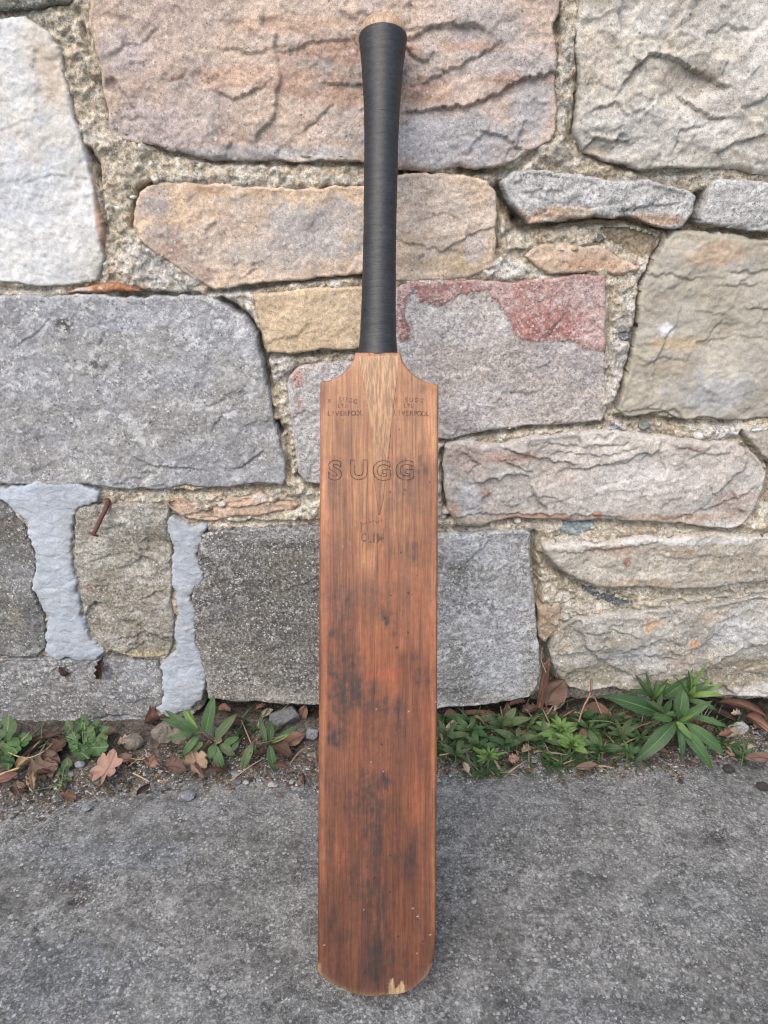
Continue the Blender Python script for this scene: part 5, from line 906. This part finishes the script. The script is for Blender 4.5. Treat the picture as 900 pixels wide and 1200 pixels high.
rr = random.Random(99)
for k in range(58):                               # small torn ones mixed in among the weeds
    right = k < 40
    px = rr.uniform(518, 890) if right else rr.uniform(0, 366); py = rr.uniform(838, 892) if right else rr.uniform(862, 915)+(14 if px < 90 else 0)
    p = Vector(at_z(px, py, .012)); p.y = min(p.y, WY); p.z = gh(p.x, p.y)+rr.uniform(.003, .012); a_ = rr.uniform(0, 6.28); dv = Vector((math.cos(a_), math.sin(a_), rr.uniform(-.3, .4))).normalized()
    ln = rr.uniform(.010, .026); shp_ = rr.choice(['lobed', 'oval', 'strap', 'lobed']); V, F, UV = leafmesh(p-dv*ln/2, p+dv*ln/2, ln*rr.uniform(.35, .75), (rr.uniform(-.6, .6), -.5, .8), rr.uniform(-.2, .2), rr.uniform(-.3, .7), shp_, rr.uniform(.3, 1.6), rr.uniform(.05, .14), 3000+k, 9, 5, rr.uniform(-1.2, 1.2), origin=p)
    cw = rr.choice(['brown', 'brown', 'red', 'tan', 'dark', 'pale', 'pink']); sw = {'lobed': 'ragged', 'oval': 'rounded', 'strap': 'narrow'}[shp_]
    tag(mk_mesh('dead_leaf', V, F, M['d_'+cw], uv=UV, loc=p), 'small %s %s leaf scrap %s' % (sw, {'red': 'reddish', 'pink': 'pinkish'}.get(cw, cw), 'mixed in among the weeds to the right of the blade' if right else 'lying in the grit to the left of the blade'), 'dead leaf', 'leaf scraps right of the blade' if right else 'leaf scraps left of the blade')

# thin grass and moss between them: nobody could count it
def grass(name, label, mat, seed, keep):
    rr_ = random.Random(seed); VV, FF, UV = [], [], []
    spots = [(570, 898, 26, 60), (665, 885, 30, 90), (700, 842, 34, 70), (640, 850, 26, 50), (530, 870, 18, 40), (610, 866, 30, 50), (725, 875, 34, 80), (745, 862, 20, 50), (100, 870, 20, 30), (30, 890, 26, 20), (805, 800, 26, 40), (690, 815, 12, 26), (845, 868, 14, 20), (560, 862, 20, 40), (875, 880, 10, 24), (520, 880, 14, 60), (590, 850, 40, 70), (650, 872, 50, 120), (545, 850, 24, 40), (710, 860, 30, 80), (300, 860, 40, 30), (240, 890, 24, 30)]
    for sx, sy, sp_, n in spots:
        for _ in range(int(n*keep)):
            px = rr_.gauss(sx, sp_*.5); py = rr_.gauss(sy, sp_*.22); b_ = Vector(at_z(px, min(py, 905), .010)); b_.y = min(b_.y, WY-.006); b_.z = gh(b_.x, b_.y)-.001
            Lm = rr_.uniform(.012, .036) if rr_.random() < .6 else rr_.uniform(.03, .058); a_ = rr_.uniform(0, 6.28); d_ = Vector((math.cos(a_)*.7, math.sin(a_)*.6-.1, rr_.uniform(.3, 1.1))).normalized(); s_ = d_.cross(Vector((0, -.8, .6))).normalized()*rr_.uniform(.0006, .0017); n0 = len(VV); sag = Vector((0, 0, -Lm*rr_.uniform(0, .5)))
            for t in (0, .25, .5, .75, 1):
                p = b_+d_*Lm*t+sag*t*t*1.4; ww = (1-t**2*.92); VV += [p-s_*ww, p+s_*ww]; UV += [(.3, t), (.45, t)]
            FF += [(n0+2*q, n0+2*q+1, n0+2*q+3, n0+2*q+2) for q in range(4)]
    tag(mk_mesh(name, np.array(VV), FF, M[mat], uv=UV), label, 'grass', None, 'stuff')
grass('grass', 'thin green grass blades among the weeds along the foot of the wall', 'green', 5, 1.2)
grass('dry_grass', 'thin dry straw coloured grass among the weeds along the foot of the wall', 'd_tan', 6, .22)

# dry stalks
def stalk(pts, r, mat, lab, group='dry stalks along the foot of the wall'):
    P = [Vector(p) for p in pts]; Q = []
    for i in range(len(P)-1):
        p0, p1, p2, p3 = P[max(i-1, 0)], P[i], P[i+1], P[min(i+2, len(P)-1)]
        for t in (0, .2, .4, .6, .8): Q.append(.5*((2*p1)+(p2-p0)*t+(2*p0-5*p1+4*p2-p3)*t*t+(3*p1-p0-3*p2+p3)*t**3))
    Q.append(P[-1]); v, f = tube(Q, [r*(1-.5*i/len(Q)) for i in range(len(Q))], 6); tag(mk_mesh('dry_stalk', np.array([x-P[0] for x in v]), f, M[mat], loc=P[0]), lab, 'stalk', group)
z_ = lambda px, py, h=.016: at_z(px, py, h)
stalk([z_(-20, 918), z_(0, 908), z_(22, 900, .02)], .0022, 'straw', 'thick straw coloured stalk at the far left edge')
stalk([z_(2, 878, .02), z_(20, 886, .024), z_(34, 888, .024), z_(52, 880, .026), z_(66, 866, .024)], .0009, 'straw', 'thin curved pale stem over the leaves at the far left')
stalk([z_(156, 906, .006), z_(164, 910, .008), z_(175, 916, .006)], .0012, 'straw', 'short straight straw piece near the lobed oak leaf')
stalk([z_(629, 841, .022), z_(645, 830, .026), z_(660, 823, .024), z_(673, 819, .02)], .0010, 'straw', 'pale arched stalk below the dark gap')
stalk([at_y(693, 796, .835), at_y(692, 812, .83), at_y(684, 828, .82), at_y(678, 846, .81)], .0018, 'strawred', 'reddish curled dry blade standing left of the largest weed')
stalk([z_(515, 885, .02), z_(535, 882, .022), z_(553, 881, .016)], .0008, 'straw', 'thin pale stalk just right of the blade')
stalk([z_(555, 848, .02), z_(570, 862, .02), z_(580, 872, .014)], .0007, 'strawred', 'thin brown stalk beside the star rosette')
stalk([z_(690, 845, .03), z_(715, 846, .034), z_(738, 858, .03)], .0008, 'greenstem', 'thin green arching blade left of the largest weed')
stalk([z_(270, 915, .01), z_(290, 900, .014), z_(306, 890, .016)], .0008, 'straw', 'thin dry twig under the leaning weed')
stalk([z_(340, 895, .01), z_(352, 880, .02), z_(368, 872, .02)], .0009, 'strawred', 'short dry twig beside the left edge of the blade')
stalk([at_y(640, 788, .85), at_y(634, 772, .855), at_y(636, 758, .858)], .0006, 'straw', 'hair thin pale stem in the dark gap')
stalk([z_(170, 878, .012), z_(172, 886, .014), z_(164, 890, .012), z_(150, 888, .012)], .0007, 'straw', 'thin looped straw above the lobed oak leaf')
stalk([z_(150, 898, .01), z_(170, 884, .012)], .0006, 'straw', 'tiny straight straw beside the lobed oak leaf')

# stones on the ground
def lump(r, seed, flat=.6):
    rr_ = random.Random(seed); n = 12; m_ = 18; V = []
    pl = []
    for _ in range(11):                       # broken planes that cut the lump
        d = Vector((rr_.gauss(0, 1), rr_.gauss(0, 1), rr_.gauss(0, 1))).normalized(); pl.append((d, rr_.uniform(.62, .95)))
    for i in range(n+1):
        th = math.pi*i/n
        for k in range(m_):
            a = 2*math.pi*k/m_; d = Vector((math.sin(th)*math.cos(a), math.sin(th)*math.sin(a), math.cos(th))); q = 1.05
            for pn, pd in pl:
                c = d.dot(pn)
                if c > 1e-3: q = min(q, pd/c)
            q *= r*(1+.03*math.sin(9*a+5*th)); V.append((q*d.x, q*d.y*.8, q*d.z*flat))
    F = [(i*m_+k, i*m_+(k+1) % m_, (i+1)*m_+(k+1) % m_, (i+1)*m_+k) for i in range(n) for k in range(m_)]
    return np.array(V), [f[::-1] for f in F]
def chipmat(n, c): return simple_mat(n, c, .42, .9, .45, 320, .0012)
CM = {'light': chipmat('light_grey_chip', (168, 174, 182)), 'white': chipmat('white_chip', (206, 204, 200)), 'dark': chipmat('dark_chip', (70, 66, 64)), 'tan': chipmat('tan_chip', (158, 146, 128)), 'grey': chipmat('grey_chip', (140, 142, 144))}
chips = [(220, 934, 9, 'light', 'pale angular grey chip lying on the concrete below the dark weed', 1), (101, 948, 6, 'light', 'pale grey stone chip on the concrete below the lobed oak leaf', 1), (95, 897, 7, 'light', 'pale stone beside the lobed oak leaf', 1), (853, 902, 8, 'dark', 'dark pebble on the concrete below the largest weed', 1), (894, 923, 8, 'dark', 'dark pebble at the right edge of the picture', 1),
         (797, 917, 4, 'dark', 'small dark pebble under the largest weed', 1), (863, 858, 15, 'white', 'long whitish stone right of the largest weed', 1), (276, 908, 5, 'light', 'small bluish chip under the dark weed', 1), (277, 917, 6, 'grey', 'grey chip below the small bluish chip', 1), (288, 918, 4, 'white', 'small round white pebble left of the leaning weed', 1),
         (320, 921, 6, 'white', 'whitish pebble below the leaning weed', 1), (342, 917, 4, 'white', 'tiny white pebble near the blade', 1), (290, 900, 6, 'tan', 'tan pebble under the leaning weed', 1), (212, 865, 14, 'tan', 'rounded buff stone behind the dark weed', 1), (192, 862, 18, 'tan', 'buff stone under the left side of the dark weed', 1), (335, 845, 20, 'grey', 'grey stone under the dark speckled block', 1), (155, 872, 14, 'tan', 'buff lump right of the bushy weed', 1), (366, 862, 11, 'light', 'bluish grey stone against the left edge of the blade', 1),
         (626, 893, 5, 'light', 'light chip in the grit right of the star rosette', 1), (632, 882, 5, 'white', 'white chip under the loose weed', 1), (545, 903, 4, 'white', 'white chip at the concrete edge right of the blade', 1), (83, 908, 5, 'light', 'light chip next to the trailing weed', 1), (174, 886, 5, 'white', 'white chip above the straight straw', 1), (188, 905, 4, 'white', 'tiny white chip right of the straight straw', 1), (625, 893, 3, 'grey', 'small grey chip in the grit right of the star rosette', 1), (770, 883, 4, 'light', 'light chip under the largest weed', 1), (367, 885, 5, 'tan', 'tan crumb at the left edge of the blade', 1), (250, 860, 12, 'grey', 'grey stone hidden behind the dark weed', 1), (500, 905, 0, 'grey', '', 0)]
for i, (px, py, r, cm, lab, ok) in enumerate(chips):
    if not ok: continue
    p = soil_at(px, py); V, F = lump(r*.00108, 60+i, .55 if r < 12 else .7); V[:, 2] += r*.00108*.30
    if px == 863: V[:, 1] *= .45
    tag(mk_mesh('stone_chip' if r < 12 else 'loose_stone', V, F, CM[cm], loc=p, smoothf=False), lab, 'stone', 'loose stones along the foot of the wall')

# grit and crumbled leaf litter in the strip: uncountable
def scatter(name, label, mats, n, seed, smin, smax, spread, flat, cat):
    rr_ = random.Random(seed); VV, FF, CC = [], [], []
    for _ in range(n):
        x = rr_.uniform(-.55, .55); e_ = float(np.interp(x, EP[:, 0], EP[:, 1])); y = e_+abs(rr_.gauss(0, 1))*spread*(1 if rr_.random() < .72 else -.5)
        if y > WY+.01: y = rr_.uniform(e_, WY)
        z = gh(x, y); s_ = rr_.uniform(smin, smax)*(1 if rr_.random() < .85 else 1.7); n0 = len(VV); a = rr_.uniform(0, 6.28); c_, q = math.cos(a), math.sin(a); col = alb(rr_.choice(mats), .6)*rr_.uniform(.75, 1.2)
        tl = rr_.uniform(-.5, .5)
        for dx, dy, dz in ((-1, -.5, 0), (.9, -.7, .1), (1, .6, 0), (-.8, .8, .15)): VV.append((x+(dx*c_-dy*q)*s_*rr_.uniform(.6, 1.1), y+(dx*q+dy*c_)*s_*rr_.uniform(.6, 1.1), z+dz*s_+flat*s_*.1+dx*tl*s_*.6+.0004)); CC.append(col)
        VV.append((x, y, z+s_*flat)); CC.append(col*1.1); VV.append((x, y, z-s_*.3)); CC.append(col)
        for k in range(4): FF += [(n0+k, n0+(k+1) % 4, n0+4), (n0+(k+1) % 4, n0+k, n0+5)]
    tag(mk_mesh(name, np.array(VV), FF, M['soil'], color=np.array(CC), smoothf=False), label, cat, None, 'stuff')
scatter('leaf_litter', 'crumbled brown leaf litter along the foot of the wall', [(108, 92, 78), (132, 114, 96), (86, 74, 64), (150, 130, 108), (118, 106, 92)], 2600, 11, .0012, .0044, .024, .22, 'leaf litter')
scatter('grit', 'loose grey grit along the edge of the concrete', [(150, 150, 150), (178, 178, 178), (112, 110, 106), (196, 192, 184), (140, 132, 120)], 6500, 12, .0006, .0021, .026, .8, 'grit')
print('TRIS', sum(len(o.data.loops)-2*len(o.data.polygons) for o in bpy.data.objects if o.type == 'MESH'), 'objects', len(bpy.data.objects))
